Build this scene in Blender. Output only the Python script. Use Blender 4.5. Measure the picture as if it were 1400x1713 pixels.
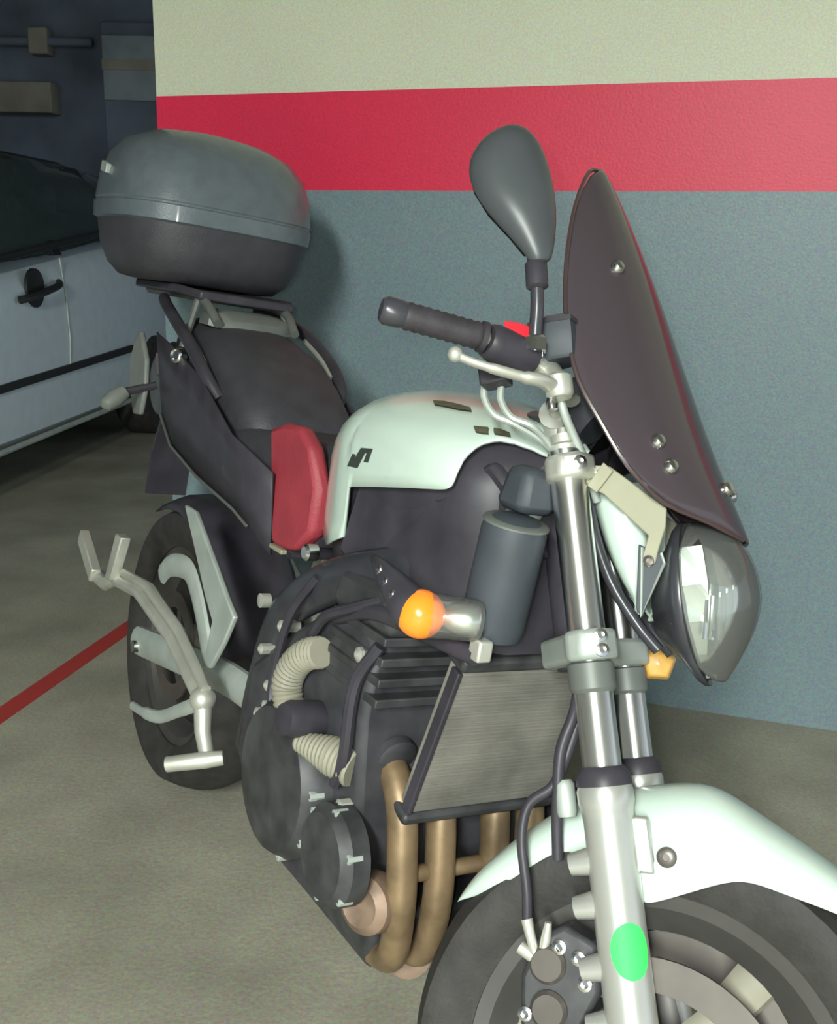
import bpy, bmesh, math, random
from mathutils import Vector, Matrix

for o in list(bpy.data.objects):
    bpy.data.objects.remove(o)
SC = bpy.context.scene
COL = SC.collection
V = Vector

# ------------------------------------------------------------------ camera
def make_camera():
    pitch, roll = 0.25, 0.0175
    fw = V((0, math.cos(pitch), -math.sin(pitch)))
    rt = V((1, 0, 0))
    up = rt.cross(fw)
    r2 = rt * math.cos(roll) + up * math.sin(roll)
    u2 = -rt * math.sin(roll) + up * math.cos(roll)
    cd = bpy.data.cameras.new('camera')
    cd.sensor_fit = 'HORIZONTAL'
    cd.sensor_width = 36.0
    cd.lens = 36.0 * 1785.0 / 1400.0
    cd.clip_start = 0.02
    co = bpy.data.objects.new('camera', cd)
    m = Matrix((r2, u2, -fw)).transposed().to_4x4()
    m.translation = V((0, 0, 1.195))
    co.matrix_world = m
    COL.objects.link(co)
    SC.camera = co
make_camera()

# ------------------------------------------------------------------ world, lamps, exposure
w = bpy.data.worlds.new('garage_air')
SC.world = w
w.use_nodes = True
bg = w.node_tree.nodes['Background']
bg.inputs['Color'].default_value = (0.80, 0.92, 1.0, 1)
bg.inputs['Strength'].default_value = 0.75

def area_lamp(name, loc, rot, sx, sy, power, color):
    d = bpy.data.lights.new(name, 'AREA')
    d.shape = 'RECTANGLE'
    d.size, d.size_y = sx, sy
    d.energy = power
    d.color = color
    o = bpy.data.objects.new(name, d)
    o.location = loc
    o.rotation_euler = rot
    COL.objects.link(o)
    return o
# a row of ceiling tubes in the driving lane behind the photographer
area_lamp('ceiling_tube_lamp', (-0.8, -4.6, 2.72), (0, 0, 0), 0.40, 5.6, 900, (0.93, 1.0, 0.92))
# the small lamp of the camera phone
d = bpy.data.lights.new('phone_lamp', 'POINT')
d.energy = 17
d.shadow_soft_size = 0.012
d.color = (0.95, 1.0, 0.97)
o = bpy.data.objects.new('phone_lamp', d)
o.location = (-0.035, 0.0, 1.225)
COL.objects.link(o)

SC.view_settings.view_transform = 'Standard'
SC.view_settings.look = 'None'
SC.view_settings.gamma = 1.0
SC.view_settings.use_curve_mapping = False
SC.view_settings.exposure = 0.44

# ------------------------------------------------------------------ materials
def mat(name, col, rough=0.5, metal=0.0, coat=0.0, var=0.12, scale=14.0, bump=0.0, bscale=120.0,
        trans=0.0, spec=0.5, emit=None, col2=None, ior=1.45):
    m = bpy.data.materials.new(name)
    m.use_nodes = True
    nt = m.node_tree
    b = nt.nodes['Principled BSDF']
    b.inputs['Roughness'].default_value = rough
    b.inputs['Metallic'].default_value = metal
    b.inputs['Coat Weight'].default_value = coat
    b.inputs['Coat Roughness'].default_value = 0.08
    b.inputs['Transmission Weight'].default_value = trans
    b.inputs['Specular IOR Level'].default_value = spec
    b.inputs['IOR'].default_value = ior
    tc = nt.nodes.new('ShaderNodeTexCoord')
    n = nt.nodes.new('ShaderNodeTexNoise')
    n.inputs['Scale'].default_value = scale
    n.inputs['Detail'].default_value = 5
    nt.links.new(tc.outputs['Object'], n.inputs['Vector'])
    r = nt.nodes.new('ShaderNodeValToRGB')
    c2 = col2 or tuple(min(1, c * (1 + var)) for c in col)
    c1 = tuple(c * (1 - var) for c in col)
    r.color_ramp.elements[0].position = 0.32
    r.color_ramp.elements[1].position = 0.68
    r.color_ramp.elements[0].color = (*c1, 1)
    r.color_ramp.elements[1].color = (*c2, 1)
    nt.links.new(n.outputs['Fac'], r.inputs['Fac'])
    nt.links.new(r.outputs['Color'], b.inputs['Base Color'])
    if bump:
        n2 = nt.nodes.new('ShaderNodeTexNoise')
        n2.inputs['Scale'].default_value = bscale
        n2.inputs['Detail'].default_value = 4
        nt.links.new(tc.outputs['Object'], n2.inputs['Vector'])
        bp = nt.nodes.new('ShaderNodeBump')
        bp.inputs['Strength'].default_value = bump
        bp.inputs['Distance'].default_value = 0.004
        nt.links.new(n2.outputs['Fac'], bp.inputs['Height'])
        nt.links.new(bp.outputs['Normal'], b.inputs['Normal'])
    if emit:
        b.inputs['Emission Color'].default_value = (*emit[0], 1)
        b.inputs['Emission Strength'].default_value = emit[1]
    return m

def clear_mat(name, tint, gloss_rough, t_amount):
    """thin clear or smoked plastic: see-through body with a glossy skin"""
    m = bpy.data.materials.new(name)
    m.use_nodes = True
    nt = m.node_tree
    nt.nodes.remove(nt.nodes['Principled BSDF'])
    out = nt.nodes['Material Output']
    tr = nt.nodes.new('ShaderNodeBsdfTransparent')
    tr.inputs['Color'].default_value = (*tint, 1)
    df = nt.nodes.new('ShaderNodeBsdfDiffuse')
    df.inputs['Color'].default_value = (*t_amount[1], 1)
    gl = nt.nodes.new('ShaderNodeBsdfGlossy')
    gl.inputs['Roughness'].default_value = gloss_rough
    fr = nt.nodes.new('ShaderNodeFresnel')
    fr.inputs['IOR'].default_value = 1.5
    m1 = nt.nodes.new('ShaderNodeMixShader')
    m1.inputs['Fac'].default_value = t_amount[0]
    m2 = nt.nodes.new('ShaderNodeMixShader')
    nt.links.new(tr.outputs[0], m1.inputs[1])
    nt.links.new(df.outputs[0], m1.inputs[2])
    nt.links.new(fr.outputs[0], m2.inputs[0])
    nt.links.new(m1.outputs[0], m2.inputs[1])
    nt.links.new(gl.outputs[0], m2.inputs[2])
    nt.links.new(m2.outputs[0], out.inputs['Surface'])
    return m

M = dict(
    white=mat('white_paint', (0.56, 0.67, 0.60), 0.3, 0, 0.6, 0.03),
    chrome=mat('hard_chrome', (0.62, 0.62, 0.62), 0.2, 1.0, 0, 0.04),
    silver=mat('silver_paint', (0.52, 0.52, 0.49), 0.33, 0.6, 0, 0.05),
    alu=mat('cast_aluminium', (0.56, 0.56, 0.50), 0.42, 0.6, 0, 0.10),
    dimalu=mat('dull_aluminium', (0.42, 0.46, 0.43), 0.5, 0.35, 0, 0.14),
    beige=mat('beige_bracket', (0.29, 0.28, 0.20), 0.55, 0.1, 0, 0.06),
    ribbed=mat('beige_hose', (0.27, 0.255, 0.20), 0.6, 0, 0, 0.1),
    black=mat('black_plastic', (0.040, 0.036, 0.046), 0.45, 0, 0, 0.25, spec=0.4),
    blacksheen=mat('satin_black', (0.040, 0.040, 0.048), 0.3, 0, 0, 0.25),
    bluegrey=mat('grey_black_plastic', (0.045, 0.052, 0.064), 0.55, 0, 0, 0.15),
    rubber=mat('tyre_rubber', (0.030, 0.027, 0.026), 0.7, 0, 0, 0.25, 30, 0.2, 200),
    griprub=mat('grip_rubber', (0.035, 0.030, 0.036), 0.6, 0, 0, 0.2, 40, 0.1, 320),
    seat=mat('seat_vinyl', (0.040, 0.038, 0.046), 0.55, 0, 0, 0.2, 20, 0.2, 260),
    redseat=mat('red_vinyl', (0.30, 0.035, 0.050), 0.55, 0, 0, 0.18, 10, 0.2, 260),
    case=mat('case_shell', (0.100, 0.120, 0.134), 0.36, 0, 0.3, 0.10, 30, 0.15, 300),
    casebase=mat('case_base', (0.042, 0.040, 0.048), 0.5, 0, 0, 0.12, 30, 0.2, 300),
    engine=mat('engine_grey', (0.058, 0.058, 0.062), 0.5, 0.3, 0, 0.35, 22),
    engined=mat('engine_dark', (0.052, 0.050, 0.058), 0.5, 0.2, 0, 0.3, 22),
    header=mat('tarnished_header', (0.24, 0.165, 0.095), 0.45, 0.45, 0, 0.4, 16),
    headerd=mat('brown_collector', (0.22, 0.15, 0.11), 0.55, 0.3, 0, 0.4, 20),
    steel=mat('disc_steel', (0.13, 0.115, 0.105), 0.4, 0.6, 0, 0.15),
    rim=mat('dark_rim', (0.07, 0.065, 0.062), 0.45, 0.3, 0, 0.15),
    amber=mat('amber_bulb', (0.95, 0.24, 0.02), 0.25, 0, 0.5, 0.05, emit=((1.0, 0.22, 0.02), 0.22)),
    amberd=mat('amber_plastic', (0.72, 0.40, 0.10), 0.35, 0, 0.4, 0.08),
    redsw=mat('red_switch', (0.85, 0.03, 0.05), 0.4, 0, 0, 0.04),
    redlens=mat('red_lens', (0.45, 0.02, 0.02), 0.2, 0, 0.5, 0.05),
    green=mat('green_sticker', (0.05, 0.80, 0.13), 0.6, 0, 0, 0.05),
    decal=mat('dark_decal', (0.09, 0.085, 0.055), 0.5, 0, 0, 0.2, 60),
    emblem=mat('black_emblem', (0.035, 0.045, 0.035), 0.45, 0, 0, 0.1),
    mirror=mat('mirror_shell', (0.060, 0.066, 0.072), 0.36, 0, 0, 0.10),
    glassm=mat('mirror_glass', (0.8, 0.8, 0.8), 0.03, 1.0, 0, 0.01),
    reflect=mat('reflector_chrome', (0.80, 0.82, 0.80), 0.3, 1.0, 0, 0.03),
    greyflash=mat('tail_grey', (0.17, 0.18, 0.165), 0.5, 0, 0, 0.1),
    rack=mat('rack_grey', (0.13, 0.14, 0.13), 0.5, 0.2, 0, 0.15),
    clear=clear_mat('clear_lens', (0.92, 0.94, 0.92), 0.06, (0.13, (0.6, 0.62, 0.6))),
    smoke=clear_mat('smoked_screen', (0.16, 0.11, 0.12), 0.12, (0.82, (0.075, 0.058, 0.068))),
    edge=mat('screen_edge', (0.060, 0.036, 0.038), 0.3, 0, 0, 0.1),
    carpaint=mat('car_silver', (0.68, 0.78, 0.85), 0.4, 0.1, 0.3, 0.04),
    carblack=mat('car_trim', (0.02, 0.022, 0.024), 0.5, 0, 0, 0.1),
    carglass=clear_mat('car_glass', (0.30, 0.36, 0.34), 0.05, (0.45, (0.10, 0.135, 0.13))),
    carinside=mat('car_upholstery', (0.14, 0.17, 0.14), 0.8, 0, 0, 0.25, 9),
    carhead=mat('car_headrest', (0.42, 0.44, 0.44), 0.8, 0, 0, 0.2, 18),
)

def tube_chrome():
    m = mat('ground_chrome', (0.86, 0.86, 0.85), 0.36, 1.0, 0, 0.03)
    nt = m.node_tree
    b = nt.nodes['Principled BSDF']
    b.inputs['Anisotropic'].default_value = 0.88
    b.inputs['Anisotropic Rotation'].default_value = ANROT
    tg = nt.nodes.new('ShaderNodeTangent')
    tg.direction_type = 'RADIAL'
    tg.axis = 'Z'
    nt.links.new(tg.outputs[0], b.inputs['Tangent'])
    return m
def floor_mat():
    m = mat('garage_floor', (0.285, 0.27, 0.215), 0.6, 0, 0, 0.2, 3.0, 0.25, 90)
    nt = m.node_tree
    b = nt.nodes['Principled BSDF']
    ramp = [n for n in nt.nodes if n.type == 'VALTORGB'][0]
    tc = [n for n in nt.nodes if n.type == 'TEX_COORD'][0]
    n2 = nt.nodes.new('ShaderNodeTexNoise')
    n2.inputs['Scale'].default_value = 170
    n2.inputs['Detail'].default_value = 2
    nt.links.new(tc.outputs['Object'], n2.inputs['Vector'])
    mx = nt.nodes.new('ShaderNodeMix')
    mx.data_type = 'RGBA'
    mx.blend_type = 'OVERLAY'
    mx.inputs[0].default_value = 0.45
    nt.links.new(ramp.outputs['Color'], mx.inputs[6])
    nt.links.new(n2.outputs['Color'], mx.inputs[7])
    nt.links.new(mx.outputs[2], b.inputs['Base Color'])
    return m
def wall_paint(name, col, rough, spec=0.5):
    m = mat(name, col, rough, 0, 0, 0.03, 2.2, 0.12, 160, spec=spec)
    nt = m.node_tree
    b = nt.nodes['Principled BSDF']
    ramp = [n for n in nt.nodes if n.type == 'VALTORGB'][0]
    tc = [n for n in nt.nodes if n.type == 'TEX_COORD'][0]
    n2 = nt.nodes.new('ShaderNodeTexNoise')
    n2.inputs['Scale'].default_value = 210
    n2.inputs['Detail'].default_value = 2
    nt.links.new(tc.outputs['Object'], n2.inputs['Vector'])
    mx = nt.nodes.new('ShaderNodeMix')
    mx.data_type = 'RGBA'
    mx.blend_type = 'OVERLAY'
    mx.inputs[0].default_value = 0.5
    nt.links.new(ramp.outputs['Color'], mx.inputs[6])
    nt.links.new(n2.outputs['Color'], mx.inputs[7])
    nt.links.new(mx.outputs[2], b.inputs['Base Color'])
    return m
ANROT = 0.25
M['tube'] = tube_chrome()
M['floor'] = floor_mat()
M['cream'] = wall_paint('cream_wall_paint', (0.60, 0.62, 0.48), 0.5)
M['redwall'] = wall_paint('red_wall_paint', (0.66, 0.022, 0.070), 0.42)
M['greywall'] = wall_paint('blue_grey_wall_paint', (0.165, 0.225, 0.250), 0.42)
M['redline'] = wall_paint('red_floor_paint', (0.36, 0.035, 0.03), 0.6)
M['farwall'] = mat('far_wall_paint', (0.15, 0.18, 0.24), 0.8, 0, 0, 0.35, 2.0)
M['farpale'] = mat('far_pale_paint', (0.28, 0.32, 0.35), 0.8, 0, 0, 0.2, 4.0)
M['farcream'] = mat('far_cream_paint', (0.30, 0.28, 0.23), 0.8, 0, 0, 0.2, 4.0)
M['ceiling'] = mat('ceiling_concrete', (0.30, 0.30, 0.28), 0.9, 0, 0, 0.1, 3.0)

# ------------------------------------------------------------------ mesh helpers
RK = math.radians(25.5)
STEER = 0.64
US = V((math.cos(RK), 0, math.sin(RK)))
AX = V((-math.sin(RK), 0, math.cos(RK)))
def S(p):
    """steered front end: (forward, left, along the steering axis) to bike axes"""
    a, b, c = p
    a2 = a * math.cos(STEER) - b * math.sin(STEER)
    b2 = a * math.sin(STEER) + b * math.cos(STEER)
    return V((0.104, 0, 0)) + a2 * US + V((0, b2, 0)) + c * AX
def I(p):
    return V(p)

class MB:
    def __init__(self, fr=I):
        self.v, self.f, self.fr = [], [], fr
    def add(self, vs, fs):
        n = len(self.v)
        self.v += [self.fr(p) for p in vs]
        self.f += [tuple(i + n for i in f) for f in fs]
        return self
    def loft(self, rings, closed=True, caps=True):
        n = len(rings[0])
        vs = [p for r in rings for p in r]
        fs = []
        for i in range(len(rings) - 1):
            for j in range(n if closed else n - 1):
                k = (j + 1) % n
                fs.append((i * n + j, i * n + k, (i + 1) * n + k, (i + 1) * n + j))
        if caps and closed:
            fs.append(tuple(reversed(range(n))))
            fs.append(tuple((len(rings) - 1) * n + j for j in range(n)))
        return self.add(vs, fs)
    def tube(self, path, r, n=12, flat=None):
        """round tube along points; r one radius or one per point; flat=(direction, factor) squashes it"""
        P = [V(p) for p in path]
        R = r if isinstance(r, (list, tuple)) else [r] * len(P)
        T = []
        for i in range(len(P)):
            a = P[max(i - 1, 0)]
            b = P[min(i + 1, len(P) - 1)]
            T.append((b - a).normalized())
        u = T[0].orthogonal().normalized()
        rings = []
        for i in range(len(P)):
            u = (u - T[i] * u.dot(T[i])).normalized()
            w_ = T[i].cross(u)
            ring = []
            for k in range(n):
                t = 2 * math.pi * k / n
                off = (u * math.cos(t) + w_ * math.sin(t)) * R[i]
                if flat:
                    dv = V(flat[0]).normalized()
                    off = off - dv * off.dot(dv) * (1 - flat[1])
                ring.append(P[i] + off)
            rings.append(ring)
        return self.loft(rings)
    def lathe(self, org, axis, prof, n=32, caps=True, closed=False):
        """prof: (radius, distance along axis)"""
        org, ax = V(org), V(axis).normalized()
        u = ax.orthogonal().normalized()
        w_ = ax.cross(u)
        rings = []
        for r, h in prof:
            rings.append([org + ax * h + (u * math.cos(2 * math.pi * k / n) + w_ * math.sin(2 * math.pi * k / n)) * max(r, 1e-5) for k in range(n)])
        if closed:
            rings.append(rings[0])
            return self.loft(rings, True, False)
        return self.loft(rings, True, caps)
    def prism(self, poly, off):
        a = [V(p) for p in poly]
        o_ = V(off)
        b = [p + o_ for p in a]
        n = len(a)
        fs = [tuple(range(n)), tuple(reversed(range(n, 2 * n)))]
        fs += [(i, i + n, (i + 1) % n + n, (i + 1) % n) for i in range(n)]
        return self.add(a + b, fs)
    def box(self, c, s):
        x, y, z = c
        a, b, d_ = s[0] / 2, s[1] / 2, s[2] / 2
        return self.prism([(x - a, y - b, z - d_), (x + a, y - b, z - d_), (x + a, y + b, z - d_), (x - a, y + b, z - d_)], (0, 0, 2 * d_))
    def ball(self, c, r, n=14, m=9):
        rx, ry, rz = r if isinstance(r, (list, tuple)) else (r, r, r)
        rings = []
        for i in range(m + 1):
            t = math.pi * (i / m) * 0.998 + 0.003
            rings.append([(c[0] + rx * math.sin(t) * math.cos(2 * math.pi * k / n), c[1] + ry * math.sin(t) * math.sin(2 * math.pi * k / n), c[2] + rz * math.cos(t)) for k in range(n)])
        return self.loft(rings)
    def sheet(self, rows):
        return self.loft(rows, closed=False, caps=False)

def curve(pts, n=6):
    """Catmull-Rom through points"""
    P = [V(p) for p in pts]
    if len(P) < 3:
        return P
    out = []
    for i in range(len(P) - 1):
        p0 = P[i - 1] if i else P[0] * 2 - P[1]
        p1, p2 = P[i], P[i + 1]
        p3 = P[i + 2] if i + 2 < len(P) else P[-1] * 2 - P[-2]
        for k in range(n):
            t = k / n
            out.append(0.5 * ((2 * p1) + (p2 - p0) * t + (2 * p0 - 5 * p1 + 4 * p2 - p3) * t * t + (-p0 + 3 * p1 - 3 * p2 + p3) * t ** 3))
    out.append(P[-1])
    return out

def obj(name, mb, m, parent=None, bevel=0, solid=0, sub=0, angle=40, smooth=True):
    me = bpy.data.meshes.new(name)
    me.from_pydata([tuple(p) for p in mb.v], [], mb.f)
    me.update()
    bm = bmesh.new()
    bm.from_mesh(me)
    bmesh.ops.recalc_face_normals(bm, faces=bm.faces)
    bm.to_mesh(me)
    bm.free()
    if smooth:
        me.polygons.foreach_set('use_smooth', [True] * len(me.polygons))
        me.set_sharp_from_angle(angle=math.radians(angle))
    me.materials.append(m if not isinstance(m, str) else M[m])
    o_ = bpy.data.objects.new(name, me)
    COL.objects.link(o_)
    if parent:
        o_.parent = parent
    if solid:
        md = o_.modifiers.new('thickness', 'SOLIDIFY')
        md.thickness = solid
        md.offset = -1
    if bevel:
        md = o_.modifiers.new('edges', 'BEVEL')
        md.width = bevel
        md.segments = 2
        md.limit_method = 'ANGLE'
    if sub:
        md = o_.modifiers.new('rounding', 'SUBSURF')
        md.levels = md.render_levels = sub
    return o_
def tag(o_, label, cat, group=None):
    o_['label'] = label
    o_['category'] = cat
    if group:
        o_['group'] = group
    return o_
def struct(o_):
    o_['kind'] = 'structure'
    return o_
def label(o_, t):
    o_['label'] = t
    return o_
def my(p):
    return (p[0], -p[1], p[2])
def mirp(ps):
    return [my(p) for p in ps]

# ------------------------------------------------------------------ the garage
TH = -0.32
WD = V((math.cos(TH), math.sin(TH), 0))          # along the wall, to the right
WN = V((math.sin(TH), -math.cos(TH), 0))         # out of the wall, towards the viewer
W0 = V((-0.735, 3.1, 0))
WM = Matrix((WD, -WN, V((0, 0, 1)))).transposed().to_4x4()
WM.translation = W0
def placed(o_, m):
    o_.matrix_world = m
    return o_
H = 2.9
floor = struct(obj('floor', MB().box((0, -0.5, -0.05), (14, 18, 0.1)), 'floor'))
ceil = struct(obj('ceiling', MB().box((0, -0.5, H + 0.05), (14, 18, 0.1)), 'ceiling'))
wall = struct(placed(obj('wall_back', MB().box((2.6, 0.13, H / 2), (5.2, 0.26, H)), 'cream', smooth=False), WM))
st = obj('red_stripe', MB().box((2.6, -0.0007, 1.439), (5.2, 0.0016, 0.244)), 'redwall', wall, smooth=False)
st['label'] = 'bright red horizontal stripe'
gd = obj('grey_dado', MB().box((2.6, -0.0006, 0.6585), (5.2, 0.0014, 1.317)), 'greywall', wall, smooth=False)
gd['label'] = 'blue grey lower part'
far = struct(obj('wall_far', MB().box((-2.2, 8.05, H / 2), (9.6, 0.1, H)), 'farwall', smooth=False))
obj('pilaster', MB().box((-2.02, 7.93, 1.3), (0.42, 0.14, 2.6)), 'farwall', far, 0.01)
obj('pale_panel', MB().box((-2.02, 7.845, 2.30), (0.40, 0.03, 0.42)), 'farpale', far, 0.008)
obj('cream_band', MB().box((-2.02, 7.825, 2.32), (0.40, 0.012, 0.07)), 'farcream', far)
obj('ledge', MB().box((-2.95, 7.9, 2.10), (0.75, 0.2, 0.2)), 'farcream', far, 0.01)
obj('pipe', MB().tube([(-4.4, 7.9, 2.47), (-2.3, 7.9, 2.47)], 0.03), 'farwall', far)
obj('lamp_glow_box', MB().box((-2.66, 7.92, 2.47), (0.13, 0.16, 0.17)), 'farcream', far, 0.01)  # pale cream box stands in for the glow of a distant lamp
left = struct(obj('wall_left', MB().box((-6.0, -0.5, H / 2), (0.1, 17, H)), 'farwall', smooth=False))
# painted bay line on the floor
ld = V((0.111, 0.47, 0)).normalized()
ln = V((ld.y, -ld.x, 0))
lp = [V((-1.058, 2.503, 0)) + ld * t + ln * s_ for t, s_ in ((-3.2, -0.03), (-3.2, 0.03), (0.75, 0.03), (0.75, -0.03))]
line = obj('trim_1', MB().prism([p + V((0, 0, 0.0002)) for p in lp], (0, 0, 0.0016)), 'redline', smooth=False)
struct(line)

# ------------------------------------------------------------------ the parked car beyond the wall
CU = V((0.099, 0.995, 0)).normalized()           # towards its tail
CR = V((0.995, -0.099, 0)).normalized()          # its side facing us
CM = Matrix((CU, -CR, V((0, 0, 1)))).transposed().to_4x4()
CM.translation = V((-1.817, 4.53, 0))
# local: x to the tail, y inwards (0 = near side), z up
car = bpy.data.objects.new('car', None)
COL.objects.link(car)
car.matrix_world = CM
tag(car, 'silver blue car with dark windows parked beyond the left end of the wall', 'car')
CWID = 1.68
def car_ring(x, pts):
    right = [(x, y, z) for y, z in pts]
    leftp = [(x, CWID - y, z) for y, z in reversed(pts)]
    return right + leftp
# lower body below the belt line
belt = lambda x: 1.055 + 0.098 * max(min(x, 2.2), -0.9)
body = MB()
secs = []
for x, zt, ins in ((-2.05, 0.62, 0.30), (-1.95, 0.80, 0.14), (-1.6, 0.90, 0.04), (-0.95, 0.97, 0.01), (-0.4, 1.02, 0.0), (0.2, belt(0.2), 0.0), (0.9, belt(0.9), 0.0),
                   (1.5, belt(1.5), 0.01), (2.4, 1.22, 0.04), (2.75, 1.12, 0.12), (2.85, 0.9, 0.2)):
    secs.append(car_ring(x, [(ins + 0.10, 0.22), (ins + 0.015, 0.26), (ins, 0.50), (ins - 0.012, 0.68), (ins, 0.88 * zt + 0.02), (ins + 0.035, zt)]))
body.loft(secs)
cb = obj('body', body, 'carpaint', car, sub=1)
# greenhouse
def green_ring(x, zt, ins, zb):
    k = (zt - zb)
    return car_ring(x, [(ins + 0.03, zb), (ins + 0.08, zb + 0.35 * k), (ins + 0.17, zb + 0.8 * k), (ins + 0.25, zt)])
gh = MB().loft([green_ring(-0.75, 1.08, 0.02, 1.0), green_ring(-0.35, 1.28, 0.02, 1.02), green_ring(0.15, 1.53, 0.02, 1.06), green_ring(0.8, 1.56, 0.02, 1.10),
                green_ring(1.5, 1.55, 0.03, 1.17), green_ring(2.4, 1.50, 0.07, 1.22), green_ring(2.68, 1.26, 0.10, 1.15)])
obj('window_glass', gh, 'carglass', car, 0)
rf = MB().loft([car_ring(x, [(i_, z_ - 0.03), (i_ + 0.05, z_ + 0.012), (i_ + 0.3, z_ + 0.04)]) for x, i_, z_ in ((0.05, 0.28, 1.50), (0.3, 0.265, 1.545), (0.8, 0.262, 1.565), (1.5, 0.27, 1.555), (2.02, 0.31, 1.49))])
obj('roof', rf, 'carblack', car, 0)
def pillar(x0, z0, x1, z1, wid):
    """a window pillar on the near side following the lean of the glass"""
    y0, y1 = 0.035, 0.255
    return MB().prism([(x0 - wid, y0, z0), (x0 + wid, y0, z0), (x1 + wid, y1, z1), (x1 - wid, y1, z1)], (0, 0.04, 0))
obj('window_pillar', pillar(0.80, 1.09, 0.78, 1.55, 0.05), 'carblack', car, 0.006)
obj('window_pillar', pillar(1.62, 1.17, 1.50, 1.54, 0.10), 'carblack', car, 0.006)
obj('window_pillar', pillar(-0.62, 1.04, 0.12, 1.50, 0.04), 'carblack', car, 0.006)
obj('window_seal', MB().tube([(x, 0.022, belt(x) + 0.012) for x in (-0.5, 0.0, 0.4, 0.8, 1.2, 1.6)], 0.018, 8), 'carblack', car)
# seats seen through the glass
for sx in (0.35, 1.25):
    for sy in (0.42, 1.22):
        se = obj('car_seat', MB().loft([[(sx + 0.10 * t + dx, sy + dy * (1 - 0.15 * t), 0.75 + 0.55 * t) for dx, dy in ((-0.06, -0.24), (0.06, -0.24), (0.06, 0.24), (-0.06, 0.24))] for t in (0, 0.5, 1.0)]), 'carinside', car, 0.03)
        obj('headrest', MB().box((sx + 0.12, sy, 1.36), (0.10, 0.25, 0.17)), 'carhead', se, 0.03)
# door gaps, handle, mouldings, sill
obj('door_seam', MB().tube([(0.765, -0.004, 0.52), (0.768, -0.012, 0.70), (0.765, -0.006, 0.90), (0.765, 0.016, 1.08)], 0.004, 6), 'dimalu', car)
obj('door_seam', MB().tube([(-0.45, -0.003, 0.50), (-0.45, -0.012, 0.70), (-0.45, 0.02, 1.00)], 0.006, 6), 'carblack', car)
dh = obj('door_handle', MB().tube(curve([(0.26, -0.012, 0.905), (0.30, -0.045, 0.915), (0.44, -0.055, 0.935), (0.60, -0.045, 0.955), (0.68, -0.012, 0.968)], 5), 0.017, 8), 'carblack', car)
obj('handle_recess', MB().lathe((0.44, -0.004, 0.95), (0, -1, 0), [(0.09, -0.01), (0.088, 0.006), (0.06, 0.002)], 20), 'carblack', dh)
obj('side_moulding', MB().prism([(-1.2, -0.016, 0.50), (1.62, -0.016, 0.545), (1.62, -0.016, 0.585), (-1.2, -0.016, 0.535)], (0, 0.02, 0)), 'carblack', car, 0.006)
obj('sill_trim', MB().tube([(-1.1, 0.008, 0.262), (0.0, 0.006, 0.262), (1.65, 0.006, 0.27)], 0.014, 8), 'dimalu', car)
for wx in (-1.35, 2.05):
    for wy, sg in ((0.02, -1), (CWID - 0.02, 1)):
        wh = obj('car_wheel', MB().lathe((wx, wy, 0.30), (0, sg, 0), [(0.18, -0.16), (0.27, -0.17), (0.30, -0.14), (0.30, 0.0), (0.28, 0.03), (0.20, 0.03), (0.18, 0.0)], 28), 'rubber', car)
        obj('hubcap', MB().lathe((wx, wy, 0.30), (0, sg, 0), [(0.19, 0.0), (0.18, 0.022), (0.08, 0.03), (0.0, 0.03)], 24), 'dimalu', wh)
obj('front_bumper', MB().box((-2.03, CWID / 2, 0.42), (0.16, 1.3, 0.22)), 'carblack', car, 0.05)
obj('rear_bumper', MB().box((2.83, CWID / 2, 0.42), (0.14, 1.4, 0.22)), 'carblack', car, 0.05)

# ------------------------------------------------------------------ the motorcycle
PHI, LEAN = 0.54, math.radians(9)
BX = V((math.sin(PHI), -math.cos(PHI), 0))
BY = V((math.cos(PHI) * math.cos(LEAN), math.sin(PHI) * math.cos(LEAN), -math.sin(LEAN)))
BZ = V((math.cos(PHI) * math.sin(LEAN), math.sin(PHI) * math.sin(LEAN), math.cos(LEAN)))
bike = bpy.data.objects.new('motorcycle', None)
COL.objects.link(bike)
bm_ = Matrix((BX, BY, BZ)).transposed().to_4x4()
bm_.translation = V((0.225, 0.965, 0.003))
bike.matrix_world = bm_
tag(bike, 'white naked motorcycle with smoked screen and black top case, parked before the striped wall', 'motorcycle')

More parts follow.
